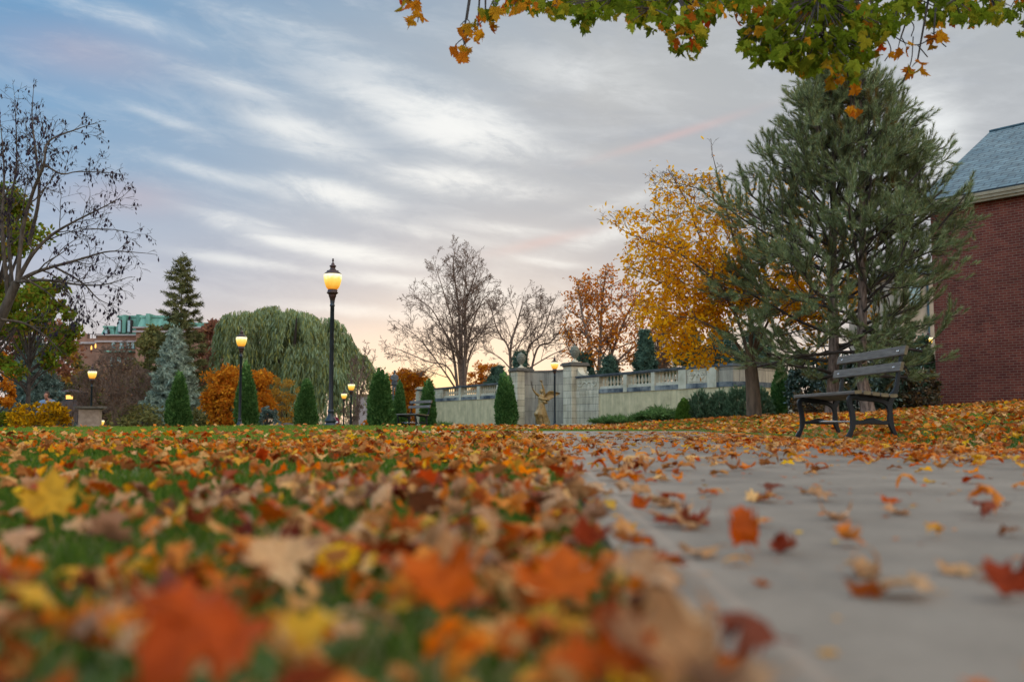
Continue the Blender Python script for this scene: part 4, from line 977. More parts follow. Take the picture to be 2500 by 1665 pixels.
# soldier on a tall pedestal, far off behind the evergreens
sp0 = W(963, 965, 84.); sg = Hf(sp0[0], 84.)
sd_ = thing('soldier_monument', 'grey soldier figure standing on a tall slim stone pedestal behind the evergreen cones', 'monument', (sp0[0], 84., sg), 0)
hz = sp0[2] - sg
obj('pedestal', [box(-.42, .42, -.42, .42, -.5, hz-1.35), box(-.36, .36, -.36, .36, hz-1.35, hz-.5), lathe([(.36, hz-.5), (.27, hz-.44), (.27, hz-.2), (.36, hz-.14), (.40, hz-.08), (.40, hz-.02), (.3, hz)], 16)], M['stone_dark'], sd_)
ch = loft([(.80, 0, 0, .26, .22), (1.05, 0, 0, .22, .18), (1.15, 0, 0, .19, .15), (1.45, 0, 0, .23, .16), (1.56, 0, 0, .2, .13), (1.62, 0, 0, .07, .07)], 24, .06, 1.2)
ch += ctube([(-.09, 0, .85), (-.1, 0, .4), (-.1, 0, .06), (-.12, -.12, .04)], [.10, .07, .05, .05]) + ctube([(.08, 0, .85), (.1, 0, .4), (.1, .02, .06), (.1, -.1, .04)], [.10, .07, .05, .05])
ch += [sphere((0, -.02, 1.75), (.085, .10, .12), 12, 10), sphere((0, -.11, 1.74), (.015, .02, .02), 6, 4)] + ctube([(0, -.01, 1.60), (0, -.01, 1.72)], [.06, .055])
ch += ctube([(0, 0, 1.82), (0, 0, 1.92)], [.10, .085]) + ctube([(0, -.06, 1.82), (0, -.17, 1.80)], [.06, .03])
ch += ctube([(-.2, 0, 1.5), (-.28, -.05, 1.28), (-.14, -.22, 1.2)], [.07, .055, .045]) + ctube([(.2, 0, 1.5), (.27, -.05, 1.25), (.1, -.2, 1.12)], [.07, .055, .045]) + hand((-.13, -.22, 1.2), (.8, -.1, 0), (0, 1, 0), 1, .9) + hand((.1, -.2, 1.12), (-.8, -.1, .1), (0, 1, 0), 1, .9)
so_ = fuse(obj('figure', ch, M['stone_dark'], sd_, smooth=True, loc=(0, 0, hz)), .018)
so_.scale = (1.1, 1.1, 1.1)
obj('musket', [tube([(-.05, -.26, .04), (-.02, -.26, 1.5)], .022, 6)], M['stone_dark'], sd_, loc=(0, 0, hz))

# sandstone pedestal
pb = W(221, 992, 40.); pg = Hf(pb[0], 40.)
pd = thing('pedestal', 'square sandstone pedestal with a projecting cap in front of the lamp', 'pedestal', (pb[0], 40., pg), R(14))
hh = pb[2] - pg
obj('shaft', [box(-.38, .38, -.38, .38, .12, hh-.12)], M['sandstone'], pd)
obj('moulding', [box(-.30, .30, -.39, -.379, .22, .25), box(-.30, .30, -.39, -.379, hh-.25, hh-.22), box(-.30, -.27, -.39, -.379, .25, hh-.25), box(.27, .30, -.39, -.379, .25, hh-.25)], M['sandstone'], pd)
obj('foot_moulding', [box(-.50, .50, -.50, .50, -.5, .06), box(-.44, .44, -.44, .44, .06, .12)], M['sandstone'], pd)
obj('cap', [box(-.42, .42, -.42, .42, hh-.12, hh-.08), box(-.54, .54, -.54, .54, hh-.08, hh)], M['cap_stone'], pd)

# person behind the yellow bush
M['skin'] = pbr('skin', C('#96604a'), C('#a26c54'), 8, .55); M['shirt'] = pbr('shirt', C('#5d6f88'), C('#7488a2'), 6, .9, bump=.2)
M['hair'] = pbr('hair', C('#3a2820'), C('#4c382c'), 30, .9); M['trousers'] = pbr('trousers', C('#23262c'), C('#30343c'), 6, .9); M['phone'] = pbr('phone', C('#101114'), None, rough=.3)
hp = W(117, 956, 34.); gz = Hf(hp[0], 34.); HT = 1.30
pr = thing('person', 'person in a grey-blue top leaning forward, hand at the face, behind the yellow bush', 'person', (hp[0], 34., hp[2] - HT), R(6))
gd = gz - (hp[2] - HT)
ch = ctube([(0, .30, .48), (0, .26, .6), (0, .12, .82), (0, -.02, .98), (0, -.06, 1.03)], [.15, .155, .17, .16, .07])
ch += ctube([(0, -.04, .98), (0, -.09, 1.06), (0, -.10, 1.10)], [.065, .06, .06])
ch += [sphere((0, -.13, 1.165), (.078, .097, .118), 18, 14), sphere((0, -.235, 1.155), (.013, .022, .02), 8, 6), sphere((0, -.216, 1.11), (.028, .014, .008), 8, 5), sphere((-.08, -.11, 1.16), (.014, .022, .033), 8, 6), sphere((.08, -.11, 1.16), (.014, .022, .033), 8, 6), sphere((-.032, -.212, 1.19), (.016, .012, .010), 8, 5), sphere((.032, -.212, 1.19), (.016, .012, .010), 8, 5), sphere((0, -.20, 1.08), (.03, .03, .02), 8, 6)]
ch += ctube([(-.17, .0, .93), (-.24, -.12, .72), (-.22, -.28, .56), (-.10, -.40, .55)], [.062, .05, .042, .03]) + hand((-.12, -.39, .55), (.9, -.3, -.2), (0, .3, -1), 1, .5)
ch += ctube([(.17, .0, .93), (.25, -.16, .72), (.19, -.28, .72), (.11, -.25, .98)], [.062, .05, .044, .03]) + hand((.112, -.25, .97), (-.15, .15, .95), (-1, .1, 0), 1, .5, -1)
for s_ in (-1, 1): ch += ctube([(s_*.09, .30, .50), (s_*.15, .05, .52), (s_*.18, -.14, .50), (s_*.18, -.12, .28), (s_*.18, -.08, .08+min(gd, 0)), (s_*.19, -.22, .04+min(gd, 0))], [.11, .09, .065, .055, .045, .04])
fuse(obj('body', ch, M['skin'], pr, smooth=True), .008)
sh = ctube([(0, .32, .46), (0, .27, .6), (0, .13, .82), (0, .0, .95), (0, -.03, 1.03)], [.175, .185, .20, .19, .10]) + ctube([(-.10, .04, .93), (-.18, .0, .93), (-.24, -.12, .72), (-.22, -.28, .565)], [.11, .10, .078, .06]) + ctube([(.10, .04, .93), (.18, .0, .93), (.25, -.16, .72), (.19, -.28, .72), (.14, -.26, .86)], [.11, .10, .078, .066, .052])
fuse(obj('shirt', sh, M['shirt'], pr, smooth=True), .012)
tr_ = []
for s_ in (-1, 1): tr_ += ctube([(s_*.08, .32, .48), (s_*.15, .05, .52), (s_*.18, -.15, .50), (s_*.18, -.13, .28), (s_*.18, -.09, .12+min(gd, 0))], [.135, .108, .083, .072, .062])
fuse(obj('trousers', tr_, M['trousers'], pr, smooth=True), .012)
fuse(obj('hair', [sphere((0, -.105, 1.218), (.088, .102, .098), 16, 12), sphere((0, -.05, 1.16), (.08, .075, .09), 14, 10)], M['hair'], pr, smooth=True), .010)
ph = tag(obj('phone', [box(.088, .100, -.20, -.13, 1.06, 1.20)], M['phone']), 'small dark phone held to the ear of the person behind the bush', 'phone')
ph.matrix_world = Matrix.Translation((hp[0], 34., hp[2]-HT)) @ Matrix.Rotation(R(6), 4, 'Z')
sbn = thing('garden_seat', 'plain dark bench the person sits on, hidden behind the yellow bush', 'bench', (hp[0], 34.28, gz), R(6))
top_ = (hp[2]-HT) + .36 - gz
obj('seat', [box(-.7, .7, -.2, .22, top_-.05, top_)], M['wood'], sbn)
for x_ in (-.6, .6): obj('leg', [box(x_-.05, x_+.05, -.16, .18, -.1, top_-.051)], M['iron'], sbn)

# ------------------------------------------------------------------ buildings
def rootbox(name, x0, x1, y0, y1, z0, z1, mt, root): return obj(name, [box(x0, x1, y0, y1, z0, z1)], mt, root)
# brick building with slate roof
cb = np.array([12.78, 30.0]); wd = np.array([.62, -.78]); wd = wd/np.linalg.norm(wd)
bb = thing('brick_building', 'red brick building with a blue-grey slate roof beyond the pine trees', 'building', (cb[0], cb[1], .66), math.atan2(wd[1], wd[0]))
EH, DEP, BL_ = 6.05, 9.2, 16.0        # eave height over the ground, depth, length
obj('wall', [box(0, BL_, 0, DEP, -.6, EH)], M['brick'], bb)
obj('gable', [(np.array([[.02, 0, EH], [.02, DEP, EH], [.02, DEP/2, EH+2.75], [.3, 0, EH], [.3, DEP, EH], [.3, DEP/2, EH+2.75]]), np.array([[0, 2, 1], [3, 4, 5]])), (np.array([[.02, 0, EH], [.02, DEP, EH], [.02, DEP/2, EH+2.75], [.3, 0, EH], [.3, DEP, EH], [.3, DEP/2, EH+2.75]]), np.array([[0, 3, 5, 2], [1, 2, 5, 4]]))], M['brick'], bb)
sl_ = 2.9/(DEP/2)
def roofplane(sgn):
    a_ = math.atan(sl_) ; ln = (DEP/2+.34)/math.cos(a_)
    o = obj('roof', [(box(0, BL_+.5, 0, ln, -.02, .03)[0] + [0, 0, 0], BOXF)], M['slate'], bb)
    if sgn > 0: o.location = (-.28, -.34, EH+.12); o.rotation_euler = (a_, 0, 0)
    else: o.location = (BL_+.22, DEP+.34, EH+.12); o.rotation_euler = (a_, 0, math.pi)
    return o
roofplane(1); roofplane(-1)
obj('ridge_cap', [tube([(-.28, DEP/2, EH+.14+2.9+.23), (BL_+.2, DEP/2, EH+.14+2.9+.23)], .06, 8)], M['teal_metal'], bb)
obj('eave_fascia', [box(-.26, BL_+.2, -.36, -.30, EH-.09, EH+.10), box(-.26, BL_+.2, -.30, .0, EH-.05, EH-.02), box(-.24, BL_+.2, -.30, -.2, EH-.16, EH-.052), box(-.26, BL_+.2, -.40, -.362, EH+.0, EH+.09)], M['trim'], bb)
obj('rake_board', [tube([(-.26, -.34, EH+.05), (-.26, DEP/2, EH+.05+2.9+.15)], .05, 4)], M['trim'], bb)
# pale building further back
p0 = xy(2205, 62.); be = thing('beige_building', 'pale beige building glimpsed between the pine and the brick wall', 'building', (p0[0], 62., .8), R(4))
obj('wall', [box(0, 7.5, 0, 8, -1, 8.6)], M['beige'], be)
rf = obj('roof', [(np.array([[-.3, -.3, 8.6], [7.8, -.3, 8.6], [7.8, 8.3, 8.6], [-.3, 8.3, 8.6], [2, 4, 9.9], [5.5, 4, 9.9]]), np.array([[0, 1, 5, 4], [2, 3, 4, 5]])), (np.array([[-.3, -.3, 8.6], [7.8, -.3, 8.6], [7.8, 8.3, 8.6], [-.3, 8.3, 8.6], [2, 4, 9.9], [5.5, 4, 9.9]]), np.array([[1, 2, 5], [3, 0, 4]]))], M['teal_metal'], be)
for (x_, z_) in ((.45, 6.6), (.45, 2.6), (2.6, 6.6)):
    wn = obj('window', [box(x_, x_+.08, -.06, .02, z_, z_+1.5), box(x_+.82, x_+.9, -.06, .02, z_, z_+1.5), box(x_+.08, x_+.82, -.06, .02, z_, z_+.08), box(x_+.08, x_+.82, -.06, .02, z_+1.42, z_+1.5), box(x_+.08, x_+.82, -.05, .01, z_+.72, z_+.77)], M['trim'], be)
    obj('pane', [box(x_+.08, x_+.82, -.02, -.003, z_+.08, z_+1.42)], M['far_glass'], wn)
obj('downpipe', [tube([(1.72, -.12, -.2), (1.72, -.12, 8.5)], .07, 8)], M['teal_metal'], be)
# far hotel: brick storeys, copper-green mansard
def hx(px_): return (px_ - 1250) / FPX * 130
hb = thing('hotel_building', 'far brick hotel with pale cornices and green copper mansard roofs above the trees', 'building', (hx(170), 130, -4), 0)
def hz_(py): return W(300, py, 130)[2] + 4
def hbx(name, a, b, t_, bt, mt, y0=0, y1=12, par=None):
    return obj(name, [box(hx(a)-hx(170), hx(b)-hx(170), y0, y1, hz_(bt) if bt else -1, hz_(t_))], mt, par or hb)
a1 = hbx('wing', 167, 234, 823, None, M['far_brick'], 2, 12)
hbx('cornice', 166, 235, 832, 837, M['far_stone'], 1.6, 12.4, a1)
hbx('parapet', 178, 192, 811, 823, M['far_brick'], 2.1, 3, a1)
for k in range(4): hbx('rail', 193+10*k, 194+10*k, 813, 822.8, M['far_dark'], 2.2, 2.3, a1)
hbx('rail', 192, 232, 811.5, 813, M['far_dark'], 2.2, 2.3, a1)
a2 = hbx('wing', 232, 345, 820, None, M['far_brick'], 0, 12.2)
hbx('cornice', 230, 347, 817, 820, M['far_stone'], -.5, 12.6, a2); hbx('cornice', 230, 347, 832, 836, M['far_stone'], -.4, -.01, a2)
hbx('balcony_slab', 262, 328, 858, 861, M['copper'], -1.6, -.01, a2)
for k in range(9): hbx('baluster', 263+8*k, 264+8*k, 847, 858, M['far_dark'], -1.5, -1.4, a2)
hbx('rail', 262, 328, 846, 847.3, M['far_brick'], -1.55, -1.35, a2)
for k, px0 in enumerate((270, 290, 305, 318)):
    wq = hbx('window', px0, px0+9, 834.5, 852, M['copper'], -.12, .0, a2); hbx('pane', px0+1.2, px0+7.8, 836, 851, M['far_glass'], -.18, -.121, wq)
for k, px0 in enumerate((268, 285, 302, 316)):
    wq = hbx('window', px0, px0+10, 872, 895, M['copper'], -.12, .0, a2); hbx('pane', px0+1.2, px0+8.8, 874, 893, M['far_glass'], -.18, -.121, wq)
a3 = hbx('wing', 346, 500, 806, None, M['far_brick'], -2.5, 12.3)
hbx('cornice', 340, 503, 803, 806, M['far_stone'], -3, 12.7, a3); hbx('cornice', 340, 503, 812, 816, M['far_stone'], -2.9, -2.51, a3)
def mans(a, b, t_, bt, y0, y1):
    x0, x1, z0, z1 = hx(a)-hx(170), hx(b)-hx(170), hz_(bt), hz_(t_); i_ = .35
    V = np.array([[x0, y0, z0], [x1, y0, z0], [x1, y1, z0], [x0, y1, z0], [x0+i_, y0+i_, z1], [x1-i_, y0+i_, z1], [x1-i_, y1-i_, z1], [x0+i_, y1-i_, z1]])
    o = obj('mansard_roof', [(V, BOXF)], M['copper'], hb)
    obj('roof_edge', [box(x0+i_-.15, x1-i_+.15, y0+i_-.15, y1-i_+.15, z1, z1+.25)], M['copper'], o)
    return o
mans(237, 272, 799, 819.9, .5, 11); m2 = mans(270, 346, 773, 816.9, .8, 11.4); m3 = mans(344, 430, 778, 802.9, -1.8, 11); mans(428, 540, 790, 812, 1, 11.6)
for px0, t_ in ((291, 768), (325, 767), (366, 770)): hbx('roof_pier', px0, px0+9, t_, 812, M['copper'], .3 if px0 < 340 else -2.2, 1.6, m2 if px0 < 340 else m3)
for px0 in (250, 282, 305, 336): wq = hbx('dormer_window', px0, px0+8, 780 if px0 > 270 else 803, 812 if px0 > 270 else 816, M['far_dark'], .2, 1.5, m2); hbx('pane', px0+1, px0+7, 782 if px0 > 270 else 805, 810 if px0 > 270 else 814, M['far_glass'], .12, .199, wq)
hbx('penthouse', 492, 524, 777, 790.5, M['far_brick'], 3, 9, hb)
a4 = hbx('wing', 500, 546, 812, None, M['far_brick'], -1, 12.1)
# low far building with an orange-lit kiosk, and a few lit lanterns
lb_ = thing('low_building', 'low flat-roofed far building behind the bare shrub and paired lamps', 'building', W(862, 962, 150.), 0)
obj('wall', [box(0, 8.5, 0, 8, -7, -.35)], M['far_stone'], lb_); obj('roof', [box(-.3, 8.8, -.3, 8.3, -.35, 0)], M['far_brick'], lb_)
M['warm_light'] = newmat('warm_light')[0]
t_ = M['warm_light'].node_tree; e_ = t_.nodes.new('ShaderNodeEmission'); e_.inputs[0].default_value = (1, .5, .12, 1); e_.inputs[1].default_value = 1.9; t_.links.new(e_.outputs[0], t_.nodes['Material Output'].inputs[0])
kp = W(160, 968, 88.)
kk = thing('lit_kiosk', 'small far kiosk with warm lit windows behind the brown hedge', 'kiosk', (kp[0], 88., kp[2]-1.6), 0)
obj('wall', [box(-.9, 1.1, 0, 2, -1, 1.3), box(-.9, -.8, 0, 2, 1.2, 2), box(1.0, 1.1, 0, 2, 1.2, 2), box(-.1, 0, 0, .1, 1.2, 2)], M['far_dark'], kk)
obj('roof', [prismv for prismv in [(np.array([[-1.0, -.1, 2], [1.2, -.1, 2], [1.2, 2.1, 2], [-1.0, 2.1, 2], [.1, 1, 2.3]]), np.array([[0, 1, 4], [1, 2, 4], [2, 3, 4], [3, 0, 4]]))]], M['far_dark'], kk)
for x_ in (-.78, .02): obj('lit_window', [box(x_, x_+(.25 if x_ < 0 else .6), .02, .04, 1.38, 1.72)], M['warm_light'], kk)
for k, (a_, b_, y_, lab) in enumerate([(223, 849, 127.4, 'small candle-shaped wall lantern glowing on the far hotel, lower of two'), (233, 844, 127.4, 'small candle-shaped wall lantern glowing on the far hotel, upper of two')]):
    q_ = W(a_, b_, y_); ln_ = thing('wall_lantern', lab, 'lantern', q_, 0, 'hotel lanterns'); obj('flame_glass', [lathe([(.02, -.35), (.10, -.2), (.09, .1), (.02, .3)], 8)], M['warm_light'], ln_); obj('bracket', [box(-.04, .04, 0, 2.3, -.42, -.36)], M['far_dark'], ln_)
q_ = W(816, 1030, 70.); rs = thing('round_sign', 'small maroon round sign low behind the tallest lamp post base', 'sign', (q_[0], 70., Hf(q_[0], 70.)), 0)
h_ = q_[2]-Hf(q_[0], 70.)
obj('post', [tube([(0, .05, 0), (0, .05, h_+.1)], .03, 8)], M['steel'], rs)
sv, sf = lathe([(.001, -.01), (.38, -.01), (.38, .01), (.001, .01)], 24); sv = sv[:, [0, 2, 1]] + [0, 0, h_]; obj('disc', [(sv, sf)], pbr('maroon', C('#7a1a35'), None, rough=.4), rs)
obj('bar', [box(-.25, .25, -.025, -.011, h_-.06, h_+.06)], pbr('sign_white', C('#e0dede'), None, rough=.4), rs)
wp = on(1928, 40.); wpt = thing('stone_post', 'slim pale stone post between the clipped evergreen and the pines', 'post', wp, R(15))
zt = W(1928, 903, 40.)[2]-wp[2]; obj('shaft', [box(-.09, .09, -.09, .09, -.1, zt*.45), box(-.065, .065, -.065, .065, zt*.45, zt-.05)], M['limestone'], wpt); obj('cap', [box(-.10, .10, -.10, .10, zt-.05, zt)], M['cap_stone'], wpt)
for k, (px_, w_, lab) in enumerate([(672, .9, 'low flat grey rock under the pale yellow shrub'), (702, 1.1, 'long low grey rock beside the clipped evergreen and tall lamp')]):
    p_ = on(px_, 46.); V, F = sphere((0, 0, .0), (w_*.62, .4, .30), 18, 10); V = V*(1+.12*np.sin(V[:, :1]*7+k)*np.cos(V[:, 1:2]*9)); tag(obj('rock', [(V, F)], M['cap_stone'], smooth=True, loc=p_+[0, 0, .05]), lab, 'rock')

# ------------------------------------------------------------------ evergreen cones
M['thuja'] = leafmat('thuja', ['#34502a', '#456434', '#587842', '#6b8a4c', '#3c5a2c', '#4c6c38'], trans=.2, nscale=2.5, namp=.4)
TH = np.array([(-.06, 0, 0), (.06, 0, 0), (.22, .06, .5), (.05, .03, .55), (.0, .0, 1.0), (-.05, .03, .6), (-.24, .06, .55)]); THF = np.array([[0, 1, 3], [1, 2, 3], [0, 3, 5], [3, 4, 5], [0, 5, 6]])
def cone_tree(px_, ptop, wpx, Y, label, tops=((0, 1.0),), n=9000, bulge=.35, name='evergreen_cone', sz=.17, mt='thuja', base=None, cat='evergreen', group='clipped evergreen cones'):
    b = on(px_, Y) if base is None else base; h = W(px_, ptop, Y)[2] - b[2]; r = wpx / 2 / pxm(Y) * .84
    def rad(t): return r * np.clip(np.interp(t, [0, .04, .2, .45, .7, .88, 1], [.92, 1, 1, .80, .50, .25, .02]), 0, 1)
    P = []; D = []
    for (ox, th_) in tops:
        m = int(n / len(tops)); t = 1 - np.sqrt(rng.random(m)); t = .55*t + .45*rng.random(m); a_ = rng.random(m)*6.283
        k = 1 - .30*rng.random(m)**2; rr = rad(t) * k * (1 + .10*np.sin(a_*3+t*9) + .07*np.sin(a_*7 - t*23)) * (.8 if len(tops) > 1 else 1); hh_ = h * th_
        cx = ox*r*np.interp(t, [0, .3, 1], [.3, .7, 1.0])
        P.append(np.stack([cx + rr*np.cos(a_), rr*np.sin(a_), t*hh_*.95], -1)); D.append(np.stack([np.cos(a_)*.75, np.sin(a_)*.75, np.full(m, .9)], -1))
    P = np.concatenate(P); D = np.concatenate(D) + rng.normal(size=P.shape)*.38
    s = sz * (.6 + .8*rng.random(len(P)))
    cr = [scatter(TH, THF, P, basis(D, rng.random(len(P))*6.283), s)]
    for (ox, th_) in tops: 
        zz = np.linspace(0, .93, 12); cr.append(lathe([(rad(q)*.72*(.8 if len(tops) > 1 else 1)+.01, q*h*th_) for q in zz], 14, c=(ox*r*.6, 0)))
    t = thing(name, label, cat, b, 0, group)
    obj('trunk', [tube([(0, 0, -.2), (0, 0, h*.6)], [.07, .03], 6)], M['bark_dark'], t); obj('crown', cr, M[mt], t)
    return t
cone_tree(440, 896, 62, 45, 'clipped dark green cone standing before the pale blue spruce')
cone_tree(602, 866, 66, 44, 'tall clipped evergreen cone behind the second lamp and orange tree', tops=((0, 1.0), (.35, .8)))
cone_tree(750, 914, 56, 45, 'clipped evergreen cone between the pale shrub and tallest lamp')
cone_tree(927, 886, 66, 40, 'broad twin-topped evergreen cone beside the distant bench', tops=((-.12, 1.0), (.42, .97)), n=11000)
cone_tree(977, 918, 34, 56, 'slim evergreen cone seen over the distant bench', n=5000)
cone_tree(1044, 915, 42, 52, 'evergreen cone touching the end pillar of the balustrade wall', tops=((-.1, .97), (.4, 1.0)), n=6000)
cone_tree(1236, 897, 62, 56, 'bushy twin-topped evergreen cone beside the niche pier', tops=((-.3, 1.0), (.25, .93)), n=10000)
cone_tree(1905, 880, 52, 41, 'tall evergreen column beside the slim stone post and pines', n=9000)
M['dwarf'] = leafmat('dwarf', ['#3f5a24', '#55702e', '#6d8438', '#48642a'], trans=.2, nscale=4, namp=.3)
cone_tree(1668, 966, 46, 40, 'small dwarf conical spruce between juniper and grey-green shrubs', n=6000, sz=.09, mt='dwarf', name='dwarf_spruce', cat='shrub', group=None)

# ------------------------------------------------------------------ conifers
def needle_spray(n=26, L=1.0, rad=.34, seed=1):
    r_ = np.random.default_rng(seed); V = []; F = []
    for k in range(n):
        t = r_.random(); a_ = r_.random()*6.283; p = np.array([0, 0, t*L*.8]); d_ = np.array([math.cos(a_)*.85, math.sin(a_)*.85, .75]); d_ /= np.linalg.norm(d_)
        sd = np.array([-math.sin(a_), math.cos(a_), 0])*.035; q = p + d_*rad*(.7+.5*r_.random()); o = len(V); V += [p-sd, p+sd, q]; F.append([o, o+1, o+2])
    return np.array(V), np.array(F)
SPR = needle_spray(14, 1, .36, 3); SPR = (np.concatenate([SPR[0]*[1.6, 1.6, 1]]), SPR[1])
def spruce(base, h, rows, label, mt, nb=110, per=26, sz=.4, droop=.25, lift=.0, name='spruce_tree', cat='spruce', group=None, gap=0.0, trunkr=.2, wide=.42):
    """rows: (height share, radius) ; branches droop and carry sprays along both sides"""
    base = np.asarray(base, float); hs, rs = np.array(rows, float).T; z = h*(hs[0] + (hs[-1]-hs[0])*(np.arange(nb)+rng.random(nb))/nb); a_ = np.arange(nb)*2.39996 + rng.normal(size=nb)*.3
    R_ = np.interp(z/h, hs, rs)*(.78 + .34*rng.random(nb)); P = []; D = []; lines = [(np.array([(0, 0, -.5), (0, 0, h*.5), (0, 0, h*.98)]), np.array([trunkr, trunkr*.55, .02]))]
    for k in range(nb):
        L = R_[k]; t = rng.random(int(per*max(L, .3)/rs.max()*1.3)+4)**.75; lat = (rng.random(len(t))*2-1)*wide*L*(1-t*.8)
        ux, uy = math.cos(a_[k]), math.sin(a_[k]); zz = z[k] + L*(lift*t - droop*t**1.5 + droop*.55*t**4) - np.abs(lat)*.18 + rng.normal(size=len(t))*.03*L
        P.append(np.stack([ux*L*t - uy*lat, uy*L*t + ux*lat, zz], -1)); sg_ = np.sign(lat)*.9
        D.append(np.stack([ux - uy*sg_, uy + ux*sg_, np.full(len(t), .12-.25*droop)], -1))
        q = np.linspace(0, .9, 5); lines.append((np.stack([ux*L*q, uy*L*q, z[k] + L*(lift*q - droop*q**1.5 + droop*.55*q**4)], -1), np.linspace(.02+.012*L, .008, 5)))
    P.append(np.stack([rng.normal(size=14)*.05*sz, rng.normal(size=14)*.05*sz, h*(.9+.1*rng.random(14))], -1)); D.append(np.tile([0, 0, 1.], (14, 1)) + rng.normal(size=(14, 3))*.5)
    P = np.concatenate(P); D = np.concatenate(D) + rng.normal(size=(len(P), 3))*.28
    t = thing(name, label, cat, base, 0, group)
    obj('trunk', tubes(lines, 6), M['bark_dark'], t); obj('crown', [scatter(SPR[0], SPR[1], P, basis(D, rng.random(len(P))*6.283), sz*(.6+.7*rng.random(len(P))))], M[mt], t)
    return t
M['blue_spruce'] = leafmat('blue_spruce', ['#717d6c', '#929e8c', '#b2baa6', '#626e60', '#848f7e'], trans=.1, nscale=1.0, namp=.3)
M['dull_blue'] = leafmat('dull_blue', ['#47574f', '#5f7068', '#78887f', '#3e4c46'], trans=.1, nscale=1.0, namp=.3)
M['hemlock'] = leafmat('hemlock', ['#46492c', '#5a5c3a', '#6c6a44', '#505036', '#787044'], trans=.15, nscale=.5, namp=.3)
M['dark_spruce'] = leafmat('dark_spruce', ['#34463a', '#465a4a', '#5a6e5c', '#3a4c3e'], trans=.1, nscale=1, namp=.3)
def gb(px_, Y, pyb=None): p = on(px_, Y); return p
def hgt(px_, py, Y, b): return W(px_, py, Y)[2] - b[2]
b = gb(427, 66); h = hgt(427, 806, 66, b); m_ = lambda px_, Y: px_/pxm(Y)
spruce(b, h, [(.12, m_(82, 66)), (.3, m_(78, 66)), (.5, m_(60, 66)), (.7, m_(42, 66)), (.85, m_(24, 66)), (1, m_(3, 66))], 'pale silver-blue spruce behind the clipped cone', 'blue_spruce', 150, 46, .42, .3)
b = gb(440, 84); h = hgt(440, 632, 84, b)
spruce(b, h, [(.05, m_(95, 84)), (.25, m_(92, 84)), (.42, m_(78, 84)), (.52, m_(58, 84)), (.60, m_(60, 84)), (.64, m_(44, 84)), (.74, m_(44, 84)), (.78, m_(34, 84)), (.86, m_(36, 84)), (.94, m_(20, 84)), (1, m_(3, 84))], 'very tall open olive-green conifer rising above the silver spruce', 'hemlock', 96, 40, .62, .02, .18, name='conifer_tree', cat='conifer', wide=.24)
b = gb(85, 62); h = hgt(85, 825, 62, b)
spruce(b, h, [(.08, m_(95, 62)), (.3, m_(88, 62)), (.5, m_(70, 62)), (.7, m_(48, 62)), (.88, m_(24, 62)), (1, m_(3, 62))], 'dull blue spruce behind the seated person', 'dull_blue', 140, 46, .42, .3)
b = np.array([*xy(1576, 78), 0.]); h = W(1576, 808, 78)[2]
spruce(b, h, [(.1, m_(52, 78)), (.3, m_(44, 78)), (.5, m_(30, 78)), (.75, m_(18, 78)), (1, m_(2, 78))], 'dense blue-green spruce peeking over the balustrade wall', 'dark_spruce', 150, 46, .42, .05, .2)
for px_, pt, Y, hw, lab in [(1488, 872, 80, 38, 'low dark green conifer top behind the balustrade wall near the orange tree'), (1425, 862, 82, 40, 'dark green conifer between the two niche urns'), (1690, 800, 74, 70, 'green conifer behind the yellow leaves above the wall'), (1760, 790, 76, 80, 'broad green conifer hidden behind the yellow tree trunk'), (1850, 800, 70, 80, 'dark conifer beyond the wall end behind the pine boughs'), (1215, 896, 84, 40, 'small green conifer behind the balustrade beside the niche pier'), (1270, 860, 88, 30, 'narrow dark conifer behind the urn near the evergreen cone')]:
    b = np.array([*xy(px_, Y), 0.]); h = W(px_, pt, Y)[2]
    spruce(b, h, [(.1, m_(hw*1.1, Y)), (.4, m_(hw*.9, Y)), (.7, m_(hw*.6, Y)), (1, m_(4, Y))], lab, 'dark_spruce' if px_ != 1690 else 'hemlock', 90, 34, .5, .1, .1, group='conifers behind the wall')

# ------------------------------------------------------------------ the two pines
M['pine'] = leafmat('pine', ['#525e3c', '#69754c', '#858f60', '#a3aa78', '#5c6844', '#768252', '#8c743c'], trans=.12, nscale=3.2, namp=.42, rough=.5, gloss=.3)
M['pine_brown'] = leafmat('pine_brown', ['#7a5a34', '#6a5a36', '#8a6a3c', '#66603c'], trans=.12, nscale=2, namp=.3)
def tuft(n=64, L=1.0, nl=.5, seed=0):
    r_ = np.random.default_rng(seed); V = []; F = []
    for k in range(n):
        t = r_.random()**.8; a_ = r_.random()*6.283; p = np.array([0, 0, t*L]); out = .95 - .45*t; d_ = np.array([math.cos(a_)*out, math.sin(a_)*out, .75+.35*t]); d_ /= np.linalg.norm(d_)
        sd = np.array([-math.sin(a_), math.cos(a_), 0])*.021; q = p + d_*nl*(.8+.4*r_.random()) + [0, 0, -.02]; o = len(V); V += [p-sd, p+sd, q]; F.append([o, o+1, o+2])
    return np.array(V), np.array(F)
TUFT = [tuft(72, 1, .50, s_) for s_ in range(3)]
penv = prof_px(22.6, 2070, [(165, 2030, 2110), (230, 1925, 2195), (330, 1885, 2270), (400, 1865, 2290), (470, 1800, 2300), (560, 1768, 2325), (650, 1762, 2340), (740, 1775, 2325), (790, 1765, 2275), (885, 1790, 2250), (925, 1880, 2290)])
PY = 22.6
cx_ = (2070-1250)/FPX*PY
pe0 = profile_env(cx_, PY, penv, 1, .85)
def pe(p):
    a_ = math.atan2(p[1]-PY, p[0]-cx_); k = .97 + .19*math.sin(a_*5+p[2]*2.1) + .17*math.sin(a_*11-p[2]*4.7)
    return pe0(np.array([cx_+(p[0]-cx_)/k, PY+(p[1]-PY)/k, p[2]]))
